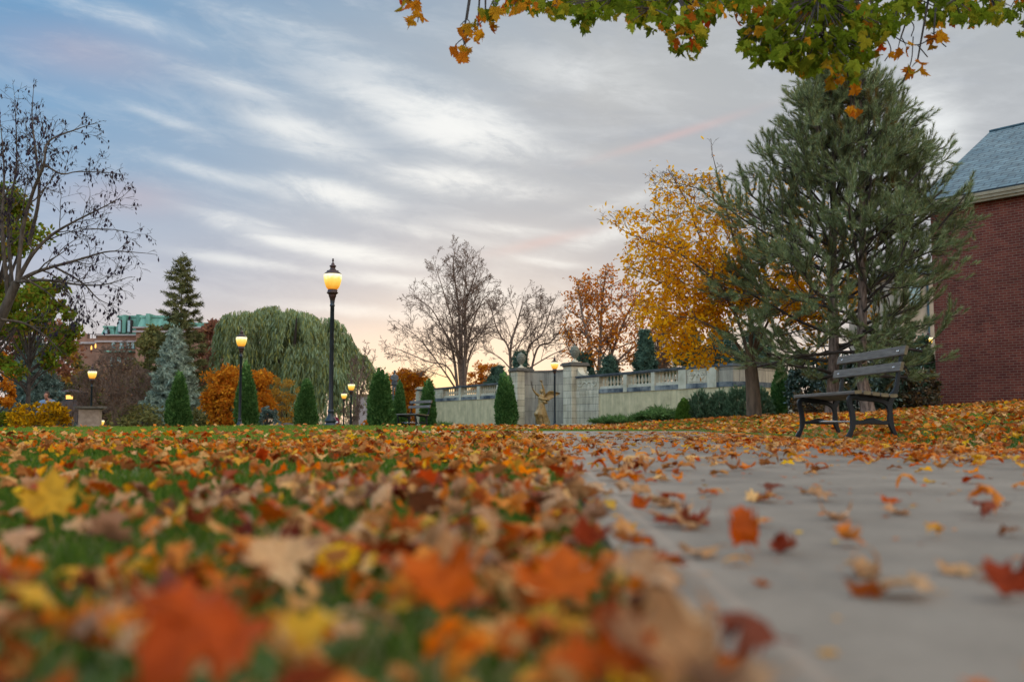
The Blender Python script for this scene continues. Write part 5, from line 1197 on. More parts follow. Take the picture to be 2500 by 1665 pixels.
def pine(basepx, Yb, line, label, nprim, seed, az0):
    base = on(basepx, Yb); line = [(basepx, W(basepx, 1012, Yb)[2])] and line
    T_ = pxline(line, Yb); T_ = np.concatenate([[[T_[0][0], T_[0][1], base[2]-.3]], T_]); rt = np.linspace(.17, .025, len(T_)); rt[0] = .2
    z = T_[:, 2]; starts = []
    for k in range(nprim):
        f_ = (k + rng.random()*.8) / nprim; zz = z[1] + (z[-1]-z[1])*(.10 + .89*f_**1.0); i_ = min(np.searchsorted(z, zz), len(z)-1); p = T_[i_-1] + (T_[i_]-T_[i_-1])*((zz-z[i_-1])/(z[i_]-z[i_-1]+1e-6))
        a_ = az0 + k*2.399 + rng.normal()*.3; el = R(14 + 46*f_ + rng.normal()*9) - (.25 if f_ < .15 else 0)
        L = (4.7*(1-f_)**.62 + 1.0)
        starts.append((p, (math.cos(a_)*math.cos(el), math.sin(a_)*math.cos(el), math.sin(el)), L, .032*(1-.6*f_)+.010, 0))
    spec = [dict(seg=.25, wig=.07, curve=.055, n=(8, 12), t0=.2, ang=50, ratio=.40, fall=.45, rr=.5, taper=.3, rmin=.006, flat=.25),
            dict(seg=.16, wig=.08, curve=.16, n=(3, 4), t0=.22, ang=42, ratio=.55, fall=.25, rr=.6, taper=.5),
            dict(seg=.1, wig=.06, curve=.14, n=0, taper=.7)]
    lines, tips = grow(starts, spec, pe)
    P = []; D = []; IN = []
    for lev, L in tips:
        ln = np.linalg.norm(np.diff(L, axis=0), axis=1).sum()
        if lev == 0:
            q = 1
            P.append(L[-1]); D.append(L[-1]-L[-2]); continue
        d_ = L[-1]-L[-2]; P.append(L[-1]); D.append(d_)
        if lev >= 1:
            for s_ in np.arange(.16, ln, .18 if lev == 2 else .25):
                f_ = 1 - s_/ln
                if lev == 1 and f_ < .3: break
                i_ = int(f_*(len(L)-1)); P.append(L[i_]); D.append(L[min(i_+1, len(L)-1)]-L[i_])
    P = np.array(P); D = np.array(D) + 0; D /= np.linalg.norm(D, axis=1, keepdims=True)+1e-9; D[:, 2] += .55; D += rng.normal(size=D.shape)*.15
    inn = (np.hypot(P[:, 0]-np.interp(P[:, 2], T_[:, 2], T_[:, 0]), P[:, 1]-Yb) < .5*np.interp(P[:, 2], [p_[0] for p_ in penv], [p_[2] for p_ in penv])) & (rng.random(len(P)) < .22)
    w = rng.integers(0, 3, len(P)) + 3*inn; cr = [(*scatter(TUFT[q % 3][0], TUFT[q % 3][1], P[w == q], basis(D[w == q], rng.random((w == q).sum())*6.28), .26*(.7+.6*rng.random((w == q).sum()))), q//3) for q in range(6)]
    t = thing('pine_tree', label, 'pine', base, 0, 'the two pines')
    obj('trunk', rel([tube(T_, rt, 14)], base), M['bark_pine'], t, smooth=True); obj('branch_wood', rel(tubes(lines, 6), base), M['bark_dark'], t); obj('crown', rel(cr, base), [M['pine'], M['pine_brown']], t)
    print('pine tufts', len(P))
pine(2118, 22.3, [(2120, 1008), (2112, 960), (2104, 900), (2106, 700), (2105, 500), (2102, 330), (2100, 190)], 'bushy long-needled pine with the slanting trunk seen behind the bench slats', 48, 1, 0.)
pine(2034, 23.1, [(2030, 1016), (2034, 940), (2036, 800), (2034, 600), (2036, 420), (2040, 215)], 'bushy long-needled pine with the straighter trunk nearer the yellow tree', 42, 2, 1.2)

# ------------------------------------------------------------------ broadleaf trees
M['yellow_leaf'] = leafmat('yellow_leaf', ['#e89c10', '#f6b018', '#fdc426', '#f2a812', '#d4880e', '#f8cc48'], trans=.6, nscale=.9, namp=.2)
M['orange_leaf'] = leafmat('orange_leaf', ['#b8641f', '#cf7c26', '#c46c22', '#dd9430', '#9c4e22'], trans=.45, nscale=.5, namp=.25)
M['orange_round'] = leafmat('orange_round', ['#a8561c', '#c06c1c', '#d28222', '#b0621e', '#d8942c', '#904a1e'], trans=.35, nscale=.6, namp=.3)
M['pod'] = leafmat('pod', ['#2a2836', '#3a3240', '#44363c', '#30303e'], trans=.05, nscale=1, namp=.2)
M['green_leaf'] = leafmat('green_leaf', ['#4c6420', '#6b7c26', '#7f8a2a', '#5a6a22', '#94732a', '#3f5420'], trans=.4, nscale=.8, namp=.3)
M['mauve_leaf'] = leafmat('mauve_leaf', ['#8a5a48', '#9a6650', '#744c44', '#a8744a'], trans=.3, nscale=.6, namp=.3)
M['maple_leaf'] = leafmat('maple_leaf', ['#66761e', '#7c8a24', '#5c6c1c', '#929830', '#6e7c20', '#6c7c20', '#626e22', '#525f1a', '#a8962c', '#7a8424'], trans=.5, nscale=.9, namp=.25)
M['maple_gold'] = leafmat('maple_gold', ['#c8821c', '#d89a24', '#b8601c', '#c98a24', '#8e7a22', '#c24a1c'], trans=.45, nscale=1.5, namp=.2)
M['willow'] = leafmat('willow', ['#74805a', '#8a966e', '#9ca684', '#66744e', '#9c9650', '#808a66'], trans=.3, nscale=.45, namp=.5)
M['brown_brush'] = leafmat('brown_brush', ['#78604e', '#8a6e58', '#967450', '#705a4c', '#9a7a4c'], trans=.3, nscale=.5, namp=.3)
M['olive_brush'] = leafmat('olive_brush', ['#62603a', '#747042', '#857a4a', '#565a34', '#8f7d46'], trans=.25, nscale=.5, namp=.3)
M['gold_bush'] = leafmat('gold_bush', ['#b9820f', '#cf9416', '#dca61e', '#a5700f', '#8e7420', '#7a4a22'], trans=.35, nscale=4, namp=.25)
M['twig_bright'] = leafmat('twig_bright', ['#a8742c', '#b98a34', '#94682c', '#c79a48'], trans=.35, nscale=1, namp=.2)

def ltub(pxs, Y, r0, r1, wob=.25): P = pxline(pxs, Y, wob); return (P, np.linspace(r0, r1, len(P)))
# yellow tree
Y = 24.6; base = on(1842, Y)
tr = [ltub([(1842, 1022), (1838, 950), (1832, 880)], Y, .19, .15, 0)]; tr[0][0][0][2] -= .2
lm = [ltub([(1832, 885), (1790, 830), (1730, 790), (1660, 760)], Y, .045, .012), ltub([(1832, 885), (1800, 780), (1740, 680), (1660, 590), (1590, 520)], Y, .05, .01), ltub([(1833, 885), (1832, 760), (1800, 620), (1765, 480), (1745, 400)], Y, .055, .01),
      ltub([(1834, 885), (1860, 780), (1900, 660), (1935, 520), (1950, 430)], Y, .05, .01), ltub([(1834, 880), (1900, 810), (1980, 760), (2060, 720)], Y, .045, .01), ltub([(1832, 880), (1820, 740), (1720, 600), (1680, 500), (1640, 430)], Y+.5, .04, .01), ltub([(1834, 880), (1900, 740), (2000, 620), (2060, 560)], Y+.8, .04, .01),
      ltub([(1832, 880), (1775, 720), (1660, 620), (1535, 570)], Y-.5, .045, .01), ltub([(1832, 885), (1750, 780), (1630, 700), (1545, 655)], Y+.4, .045, .01), ltub([(1800, 830), (1700, 780), (1610, 770)], Y-.8, .03, .008), ltub([(1838, 700), (1800, 560), (1720, 470), (1620, 440)], Y+.2, .03, .008),
      ltub([(1832, 884), (1770, 860), (1720, 850), (1690, 858)], Y-.4, .04, .01)]
ey = profile_env((1800-1250)/FPX*Y, Y, prof_px(Y, 1800, [(385, 1690, 1830), (440, 1530, 1960), (520, 1515, 2040), (620, 1500, 2080), (720, 1510, 2100), (800, 1560, 2090), (860, 1640, 2060), (895, 1700, 1950)]), 1, .9)
def env(p):
    cx0 = (1800-1250)/FPX*24.6; k = 1 + .16*math.sin(p[2]*3.1+p[0]*2.0) + .10*math.sin(p[2]*7.3-p[1]*2.3)
    return ey(np.array([cx0+(p[0]-cx0)/k, 24.6+(p[1]-24.6)/k, 2.5+(p[2]-2.5)/k]))
spec = [dict(seg=.2, wig=.14, up=.02, n=(5, 7), t0=.15, ang=45, ratio=.5, rr=.55, rmin=.004), dict(seg=.12, wig=.16, up=.0, n=(3, 5), t0=.2, ang=42, ratio=.55, rr=.6), dict(seg=.08, wig=.16, up=-.02, n=0)]
ln, tips = grow(limb_starts(lm, 3.8, 0, 1.3, .5, 50, .22), spec, env)
LP_, _ = leafpts(tips, 1, 21, .10)
# fewer leaves towards the top, as photographed
kz = rng.random(len(LP_)) < np.interp(LP_[:, 2], [1.2, 2.4, 3.8, 5.0, 6.3], [1, 1, .75, .42, .14]); LP_ = LP_[kz]; print('yellow leaves', len(LP_))
tree_obj('maple_tree', 'bright yellow-orange leaved tree with a smooth brown trunk beside the pines', base, [tube(*tr[0], 14)] + tubes(lm + ln, 7), [leafcloud(LP_, .12)], M['bark_grey'], M['yellow_leaf'])

# orange tree behind the wall
Y = 84.; base = np.array([*xy(1455, Y), 0.])
lm = [ltub([(1452, 960), (1440, 850), (1420, 760), (1412, 700)], Y, .2, .05, .8), ltub([(1458, 960), (1465, 850), (1470, 740), (1478, 670)], Y, .2, .05, .8), ltub([(1462, 960), (1495, 860), (1530, 770), (1560, 720)], Y, .18, .05, .8), ltub([(1450, 950), (1420, 870), (1390, 820)], Y, .15, .05, .8), ltub([(1462, 950), (1510, 880), (1570, 830), (1600, 800)], Y, .15, .05, .8)]
env = profile_env(base[0]+.8, Y, prof_px(Y, 1480, [(655, 1450, 1505), (690, 1402, 1560), (740, 1385, 1590), (820, 1372, 1615), (890, 1385, 1620), (920, 1400, 1600)]), 1, 1)
spec = [dict(seg=.6, wig=.12, up=.03, n=(4, 6), t0=.2, ang=42, ratio=.55, rr=.55, rmin=.02), dict(seg=.4, wig=.15, n=(3, 4), t0=.2, ang=42, ratio=.55), dict(seg=.3, wig=.15, n=0)]
ln, tips = grow(limb_starts(lm, 1.2, 0, 3.6, .5, 48, .15), spec, env); LP_, _ = leafpts(tips, 1, 7.5, .3)
tree_obj('autumn_tree', 'rust-orange leaved tree rising behind the balustrade wall past the niche', base, tubes(lm + ln, 6), [leafcloud(LP_, .27)], M['bark_warm'], M['orange_leaf'])
print('orange leaves', len(LP_))

# bare trees
def bare(label, px_, Y, limbs, rows, L, dens, rmin, specx=None, leaves=0, mt='bark_warm', r0=.21, cx=None, name='bare_tree', jit=.3):
    base = np.array([*xy(px_, Y), -.5 if px_ > 700 else Hf(*xy(px_, Y))])
    lm = [ltub(l, Y, r0*w_, rmin*1.4, L*.12) for l, w_ in limbs]
    zb = base[2]
    for P, r_ in lm: P[0][2] = min(P[0][2], P[0][2])
    st0 = lm[0][0][0]; lm.append((np.array([[st0[0], st0[1], zb-.5], [st0[0], st0[1], (zb+st0[2])/2], [st0[0], st0[1], st0[2]+.3]]), np.array([r0*1.5, r0*1.35, r0*1.2])))
    cxx = ((cx or px_)-1250)/FPX*Y; e0 = profile_env(cxx, Y, prof_px(Y, cx or px_, rows), 1, 1)
    def env(p):
        k = 1 + .10*math.sin(p[0]*2.3+p[2]*1.7)+.08*math.sin(p[1]*3.1-p[2]*2.9); zc = W(cx or px_, 900, Y)[2]
        return e0(np.array([cxx+(p[0]-cxx)/k, Y+(p[1]-Y)/k, zc+(p[2]-zc)/k]))
    spec = specx or [dict(seg=L*.14, wig=.10, up=.05, n=(5, 7), t0=.12, ang=36, ratio=.5, rr=.55, rmin=rmin, taper=.3), dict(seg=L*.09, wig=.12, up=.03, n=(4, 6), t0=.15, ang=36, ratio=.5, rr=.65), dict(seg=L*.06, wig=.14, up=.02, n=(2, 4), t0=.2, ang=36, ratio=.55, rr=.8), dict(seg=L*.05, wig=.14, n=0)]
    ln, tips = grow(limb_starts(lm[:-1], dens, 0, L, .5, 40, .12), spec, env)
    cut = rmin*2.2; trunk = lm + [x for x in ln if x[1][0] > cut]; fine = [x for x in ln if x[1][0] <= cut]
    cr = tubes(fine, 3)
    t = thing(name, label, 'bare tree', base)
    obj('trunk', rel(tubes(trunk, 7), base), M[mt], t); 
    if fine: obj('crown', rel(cr, base), M[mt], t)
    if leaves: LPn, _ = leafpts(tips, 1, leaves, jit); obj('dry_leaves', rel([leafcloud(LPn, L*.07)], base), M['mauve_leaf'] if px_ < 700 else M['orange_leaf'], t)
    print(label[:30], len(fine)); return t
bare('tall bare vase-shaped tree with many limbs against the sunset over the balustrade', 1126, 105., [
    ([(1117, 950), (1109, 879), (1098, 837), (1078, 796), (1050, 751), (1011, 726)], .8), ([(1126, 950), (1123, 847), (1120, 751), (1107, 656), (1113, 600)], 1.), ([(1134, 950), (1136, 831), (1136, 751), (1155, 687), (1171, 624)], 1.),
    ([(1136, 940), (1137, 879), (1152, 799), (1177, 735), (1215, 700)], .7), ([(1120, 945), (1091, 895), (1043, 882), (980, 856), (945, 846)], .5), ([(1110, 945), (1078, 898), (1027, 831), (985, 798)], .5), ([(1124, 945), (1112, 820), (1085, 720), (1060, 640)], .6), ([(1130, 945), (1128, 800), (1135, 700), (1140, 620)], .6), ([(1136, 930), (1150, 860), (1190, 790), (1215, 760)], .45)],
    [(585, 1095, 1130), (625, 1058, 1190), (665, 1035, 1212), (720, 975, 1235), (780, 950, 1230), (840, 932, 1225), (880, 945, 1200), (925, 1010, 1180)], 4.0, 1.15, .0145, cx=1110)
bare('spreading bare tree with twisted limbs behind the urns and evergreen cone', 1246, 92., [
    ([(1246, 955), (1243, 856), (1219, 815), (1203, 767), (1215, 735)], .7), ([(1247, 930), (1247, 847), (1260, 799), (1273, 751), (1279, 722)], .8), ([(1286, 960), (1311, 853), (1346, 834), (1378, 790), (1395, 755)], .7), ([(1284, 960), (1289, 853), (1324, 815), (1346, 751), (1359, 722)], .7), ([(1246, 900), (1219, 872), (1180, 850)], .4), ([(1290, 900), (1340, 870), (1380, 850), (1405, 830)], .4), ([(1247, 880), (1290, 800), (1310, 740)], .4)],
    [(712, 1240, 1340), (740, 1190, 1385), (790, 1165, 1400), (850, 1160, 1405), (900, 1180, 1400), (940, 1200, 1360)], 3.4, 1.15, .0135, cx=1285, mt='bark_warm', r0=.17)
bare('slim bare sapling beside the willow and twin lamps', 873, 84., [([(873, 1040), (873, 950), (885, 900), (895, 845)], 1), ([(873, 1035), (880, 960), (905, 900), (915, 865)], .7), ([(872, 1035), (862, 960), (856, 900)], .6)], [(838, 880, 905), (880, 850, 925), (950, 848, 925), (1030, 860, 890)], 2.2, .9, .014, r0=.09)
for k, (px_, pt, Y, hw, lab, lv, mt) in enumerate([(862, 985, 70, 32, 'low bare brown shrub behind the paired lamp posts', 0, 'bark_warm'), (285, 845, 58, 62, 'tall bare multi-stemmed shrub beside the sandstone pedestal', .4, 'bark_warm'), (215, 905, 60, 50, 'brown bare thicket behind the lit lamp and pedestal', .8, 'bark_warm'), (345, 905, 70, 45, 'bare brown bush between the pedestal and silver spruce', .5, 'bark_warm'), (170, 985, 48, 38, 'low brown twiggy hedge bush beside the yellow bush', .8, 'bark_warm'), (1615, 800, 88, 30, 'thin bare sapling between the blue-green spruce and yellow leaves', .8, 'bark_warm')]):
    yb = 1045 if px_ < 1000 else 960
    lm = []
    for q in range(9):
        o_ = (q-4)/4; lm.append(([(px_+o_*4, yb+14), (px_+o_*hw*.3, yb-(yb-pt)*.35), (px_+o_*hw*.62, yb-(yb-pt)*.7), (px_+o_*hw*.8, pt+abs(o_)*(yb-pt)*.3)], .8))
    bare(lab, px_, Y, lm, [(pt-6, px_-hw*.5, px_+hw*.5), (pt+(yb-pt)*.3, px_-hw, px_+hw), (yb-10, px_-hw, px_+hw), (yb+30, px_-hw*.6, px_+hw*.6)], (yb-pt)/pxm(Y)*.30, 1.7, .0085 if Y < 65 else .011, leaves=lv, r0=.035, name='bare_shrub', mt=mt, jit=.1)

# tree with hanging dark pods
Y = 24.; base = on(-95, Y)
lm = [ltub([(-95, 1060), (-60, 900), (0, 780), (40, 690)], Y, .17, .11, 0), ltub([(40, 690), (80, 668), (120, 654), (200, 632), (268, 614), (352, 618)], Y, .06, .008), ltub([(45, 688), (110, 684), (192, 695), (254, 695), (310, 678)], Y-.4, .045, .006),
      ltub([(45, 680), (80, 620), (125, 575), (178, 543), (250, 507), (300, 480)], Y+.3, .06, .006), ltub([(42, 690), (55, 560), (80, 470), (107, 400), (118, 346), (190, 315), (236, 300)], Y-.3, .06, .006), ltub([(70, 600), (95, 480), (88, 380), (78, 290), (82, 210)], Y+.5, .05, .005), ltub([(20, 730), (5, 560), (10, 420), (0, 290)], Y, .06, .006),
      ltub([(30, 705), (20, 540), (40, 400), (36, 240)], Y+.9, .05, .006), ltub([(60, 680), (110, 710), (150, 745), (200, 770)], Y-.8, .03, .005), ltub([(130, 650), (200, 690), (240, 730), (285, 750)], Y+.4, .03, .005), ltub([(0, 780), (60, 790), (110, 820), (150, 860)], Y-1.2, .04, .006), ltub([(-20, 800), (-70, 650), (-110, 450), (-120, 300)], Y, .09, .01), ltub([(-10, 800), (-40, 600), (-30, 400), (-50, 260)], Y+1, .07, .01),
      ltub([(200, 560), (270, 560), (330, 570)], Y+.6, .02, .005), ltub([(107, 402), (150, 425), (185, 420), (240, 420), (285, 425)], Y-.5, .025, .005)]
env = profile_env((60-1250)/FPX*Y, Y, prof_px(Y, 60, [(188, 20, 100), (240, -80, 145), (320, -120, 235), (420, -160, 292), (500, -180, 330), (560, -180, 362), (640, -170, 378), (720, -150, 345), (790, -100, 300), (880, -60, 170)]), 1, .8)
spec = [dict(seg=.16, wig=.16, up=.02, n=(4, 6), t0=.15, ang=42, ratio=.5, rr=.5, rmin=.004), dict(seg=.1, wig=.18, up=-.02, n=(2, 3), t0=.2, ang=40, ratio=.55, rr=.6), dict(seg=.07, wig=.18, up=-.06, n=0)]
ln, tips = grow(limb_starts(lm[1:], 3.2, 0, 1.15, .45, 46, .2), spec, env)
LP_, _ = leafpts(tips, 1, 2.3, .01); LP_ = np.repeat(LP_, 2, 0) + rng.normal(size=(len(LP_)*2, 3))*.045
n = len(LP_); d_ = np.tile([0, 0, -1.], (n, 1)) + rng.normal(size=(n, 3))*.28; Bz = basis(d_, rng.random(n)*6.28); rot = np.stack([Bz[..., 0], Bz[..., 2], -Bz[..., 1]], -1)
POD = np.array([(0, 0, 0), (.2, .25, .05), (.24, .6, .07), (0, 1, -.02), (-.22, .6, .05), (-.18, .25, .05), (.0, .5, .16)]); PODF = np.array([[0, 1, 6], [1, 2, 6], [2, 3, 6], [3, 4, 6], [4, 5, 6], [5, 0, 6], [0, 5, 1], [1, 5, 4], [1, 4, 2], [2, 4, 3]])
tree_obj('pod_tree', 'nearly bare leaning tree hung with dark pods against the blue sky', base, tubes(lm + ln, 8), [scatter(POD, PODF, LP_, rot, .10*(.6+.7*rng.random(n)))], M['bark'], M['pod']); print('pods', n)

def foliage_tree(label, px_, Y, rows, mt, size, nl, name='broadleaf_tree', cat='tree', clumps=60, trunkr=.15, barkm='bark_dark', group=None, base=None, sy=1.0, cl=.22, shell=.6):
    """crown of many leaf clumps inside a silhouette, carried by limbs"""
    pr_ = prof_px(Y, px_, rows); base = np.array([*xy(px_, Y), Hf(*xy(px_, Y))]) if base is None else base
    z = np.array([p[0] for p in pr_]); l = np.array([p[1] for p in pr_]); r_ = np.array([p[2] for p in pr_]); cx = base[0] if True else 0; cx = (px_-1250)/FPX*Y
    C_ = []
    while len(C_) < clumps:
        zz = z[0] + (z[-1]-z[0])*rng.random(); w = np.interp(zz, z, r_ if rng.random() < .5 else l); a_ = rng.random()*6.283; k = shell + (1-shell)*rng.random()
        if rng.random() > w/max(l.max(), r_.max()): continue
        wx = np.interp(zz, z, r_) if math.cos(a_) > 0 else np.interp(zz, z, l); C_.append((cx + wx*k*math.cos(a_), Y + sy*(np.interp(zz, z, r_)+np.interp(zz, z, l))/2*k*math.sin(a_), zz))
    C_ = np.array(C_); sc = cl*(l.max()+r_.max())/2; nn = int(nl/clumps); P = []
    for c_ in C_:
        q = rng.normal(size=(nn, 3)); q /= np.linalg.norm(q, axis=1, keepdims=True); P.append(c_ + q*sc*(rng.random((nn, 1))**.45)*[1, 1, .75]*(.6+.8*rng.random()))
    P = np.concatenate(P); ok = (P[:, 2] > base[2]+.05); P = P[ok]
    lines = []
    top = np.array([cx, Y, z[0] + (z[-1]-z[0])*.6]); tb = np.array([base[0], Y, base[2]-.3])
    lines.append((np.array([tb, (tb+top)/2, top]), np.array([trunkr, trunkr*.7, trunkr*.3])))
    for c_ in C_[:min(40, clumps)]:
        f_ = min(.95, max(.15, (c_[2]-tb[2])/(top[2]-tb[2])*.6)); s_ = tb + (top-tb)*f_; mid = (s_+c_)/2 + [0, 0, -.06*np.linalg.norm(c_-s_)]; lines.append((np.array([s_, mid, c_]), np.array([trunkr*.35, trunkr*.22, trunkr*.08])))
    return tree_obj(name, label, base, tubes(lines, 6), [leafcloud(P, size)], M[barkm], M[mt], cat, group)
foliage_tree('round glowing orange shrub-tree beside the tall evergreen cone and lamp', 590, 58, [(903, 545, 640), (925, 515, 662), (960, 506, 664), (1000, 504, 664), (1035, 515, 645)], 'orange_round', .20, 15000, clumps=90, cl=.26)
foliage_tree('green-leaved tree with yellowing edges behind the pod tree', -30, 40, [(470, -90, 40), (540, -110, 120), (620, -120, 140), (720, -110, 130), (800, -100, 90)], 'green_leaf', .22, 6500, clumps=60, trunkr=.2, shell=.3)
foliage_tree('yellow-green broadleaf tree branch mass low behind the leaning trunk', 70, 36, [(700, 30, 130), (760, -20, 165), (820, -60, 170), (870, -70, 140), (930, -60, 80)], 'green_leaf', .19, 3600, clumps=36, trunkr=.1, shell=.3, cl=.2)
foliage_tree('reddish-mauve thinning tree behind the yellow-green leaves', 40, 74, [(720, -20, 110), (790, -60, 170), (870, -80, 180), (960, -80, 150)], 'mauve_leaf', .3, 7000, clumps=70, trunkr=.2, shell=.2)
foliage_tree('yellow thinning tree beside the hotel wing', 150, 90, [(800, 110, 175), (850, 95, 190), (930, 95, 190)], 'twig_bright', .3, 1800, clumps=30, trunkr=.12, shell=.2)
foliage_tree('orange shrub behind the dull blue spruce edge', -20, 56, [(860, -60, 25), (920, -70, 45), (1000, -70, 40)], 'orange_round', .2, 2500, clumps=25, trunkr=.08)
foliage_tree('brown-orange thinning tree between the tall conifer and the willow', 520, 100, [(785, 490, 545), (830, 465, 570), (900, 460, 580), (1000, 460, 580)], 'mauve_leaf', .38, 7500, clumps=70, trunkr=.2, shell=.2)
foliage_tree('olive-brown wide shrubbery tree below the hotel', 300, 105, [(895, 250, 390), (925, 180, 420), (970, 150, 430), (1060, 150, 430)], 'brown_brush', .36, 11000, clumps=110, trunkr=.2, shell=.1)
foliage_tree('olive-green thicket tree behind the lit lamp by the pedestal', 185, 96, [(870, 150, 205), (900, 135, 230), (960, 120, 245), (1060, 120, 245)], 'olive_brush', .34, 6000, clumps=60, trunkr=.2, shell=.1)
foliage_tree('olive drooping tree close beside the silver spruce', 365, 92, [(800, 350, 400), (840, 325, 410), (900, 305, 420), (1000, 300, 420), (1060, 300, 420)], 'olive_brush', .34, 7000, clumps=70, trunkr=.2, shell=.2)
foliage_tree('dark olive shrubbery at the foot of the silver spruce', 350, 60, [(1000, 300, 400), (1020, 290, 520), (1050, 290, 520)], 'olive_brush', .2, 3500, clumps=40, trunkr=.08, cat='shrub', name='shrub')
foliage_tree('pale gold thin-leaved shrub between the orange tree and clipped cone', 690, 62, [(925, 660, 720), (955, 640, 738), (1000, 635, 735), (1035, 645, 725)], 'twig_bright', .13, 2600, clumps=50, trunkr=.05, shell=.2, cat='shrub', name='shrub', barkm='bark_grey')
foliage_tree('small blue-grey spruce shrub under the pale gold shrub', 655, 55, [(998, 645, 668), (1015, 635, 680), (1040, 628, 690)], 'dull_blue', .12, 2200, clumps=30, trunkr=.05, cat='shrub', name='shrub')
foliage_tree('bright yellow-leaved bush in front of the seated person', 98, 32, [(988, 55, 140), (1000, 40, 155), (1020, 30, 162), (1043, 32, 155)], 'gold_bush', .12, 2600, clumps=60, trunkr=.04, cat='bush', name='bush', cl=.2)
foliage_tree('low green bush at the edge beside the yellow bush', 5, 33, [(1005, -20, 25), (1025, -30, 35), (1043, -30, 35)], 'green_leaf', .07, 2200, clumps=30, trunkr=.03, cat='bush', name='bush')
foliage_tree('small orange-leaved sprout beside the broad twin-topped cone', 893, 50, [(1028, 885, 898), (1042, 882, 900)], 'orange_leaf', .12, 120, clumps=8, trunkr=.02, cat='bush', name='bush')
foliage_tree('orange-brown tree mass behind the slim cone and far soldier', 1000, 110, [(905, 975, 1030), (935, 950, 1060), (990, 945, 1075), (1050, 945, 1075)], 'orange_round', .34, 7500, clumps=80, trunkr=.2, shell=.1)
foliage_tree('thin orange-twigged tree low in the sunset behind the balustrade', 1180, 125, [(890, 1150, 1210), (920, 1140, 1240), (960, 1140, 1240)], 'orange_leaf', .3, 2600, clumps=50, trunkr=.2, shell=.1)
foliage_tree('golden sparse sapling behind the wall beside the green conifer', 1628, 90, [(850, 1610, 1650), (880, 1600, 1660), (915, 1600, 1660)], 'twig_bright', .26, 700, clumps=25, trunkr=.06, shell=.2)

# willow
def willow(px_, Y, domes, label, nst):
    base = np.array([*xy(px_, Y), Hf(*xy(px_, Y))]); P = []; D = []; S = []; lines = []; tot = sum(w for *_, w in [(d_[2]**1.5,) for d_ in domes])
    for (dx, py, rw, drop) in domes:
        c_ = W(dx, py, Y); R_ = rw/pxm(Y); c_ = np.array([c_[0], Y + rng.normal()*2.0, c_[2]-R_*.75]); m = int(nst * rw**1.5 / tot)
        nc = 17; ca_ = rng.random(nc)*6.283; ck = rng.random(nc)**.4; ci = rng.integers(0, nc, m)
        gx = ck[ci]*np.cos(ca_[ci]) + rng.normal(size=m)*.13; gy = ck[ci]*np.sin(ca_[ci]) + rng.normal(size=m)*.13; a_ = np.arctan2(gy, gx); k = np.minimum(np.hypot(gx, gy), 1.12)
        sx, sy_ = k*np.cos(a_)*R_, k*np.sin(a_)*R_*.9; sz_ = np.sqrt(np.clip(1-k**2*.98, 0.01, 1))*R_*.78
        lines.append((np.array([base+[0, 0, 1.], (base+c_)/2+[0, 0, 1.5], c_+[0, 0, R_*.5]]), np.array([.45, .25, .06])))
        for q in range(m):
            L = drop/pxm(Y)*(.25+.95*rng.random()**1.5)*(.45+.55*k[q]); nn = int(L/.22)+3; t = (np.arange(nn)+rng.random(nn)*.6)/nn
            ox = np.cos(a_[q])*.25*L*(1-(1-t)**2)*.5; oy = np.sin(a_[q])*.25*L*(1-(1-t)**2)*.5
            pos = np.stack([c_[0]+sx[q]+ox, c_[1]+sy_[q]+oy, c_[2]+sz_[q]+.25*t*(1-t)-L*t**1.1], -1) + rng.normal(size=(nn, 3))*.06
            P.append(pos); D.append(np.stack([rng.normal(size=nn)*.25+np.cos(a_[q])*.15, rng.normal(size=nn)*.25, np.full(nn, -1.)], -1))
    P = np.concatenate(P); D = np.concatenate(D); ok = P[:, 2] > base[2]+.2; P, D = P[ok], D[ok]; n = len(P); Bz = basis(D, rng.random(n)*6.28); rot = np.stack([Bz[..., 0], Bz[..., 2], -Bz[..., 1]], -1)
    WL = np.array([(-.07, 0, 0), (.07, 0, 0), (.09, .5, .04), (0, 1, 0), (-.09, .5, .04)]); WF = np.array([[0, 1, 2], [0, 2, 4], [4, 2, 3]])
    lines.append((np.array([base-[0, 0, .5], base+[.3, 0, 3], base+[0, 0, 7]]), np.array([.6, .5, .4])))
    print('willow', n); return tree_obj('willow_tree', label, base, tubes(lines, 8), [scatter(WL, WF, P, rot, .46*(.6+.8*rng.random(n)))], M['bark_dark'], M['willow'], 'willow')
willow(705, 92., [(660, 742, 78, 120), (600, 765, 62, 140), (575, 800, 52, 150), (735, 765, 66, 130), (790, 775, 58, 150), (820, 815, 52, 150), (845, 850, 40, 130), (700, 800, 80, 170), (630, 830, 70, 150), (770, 840, 70, 160), (700, 880, 90, 140), (600, 880, 50, 120), (835, 900, 40, 120), (660, 755, 50, 90), (760, 900, 60, 130)], 'great grey-green weeping willow filling the space behind the lamps', 5200)

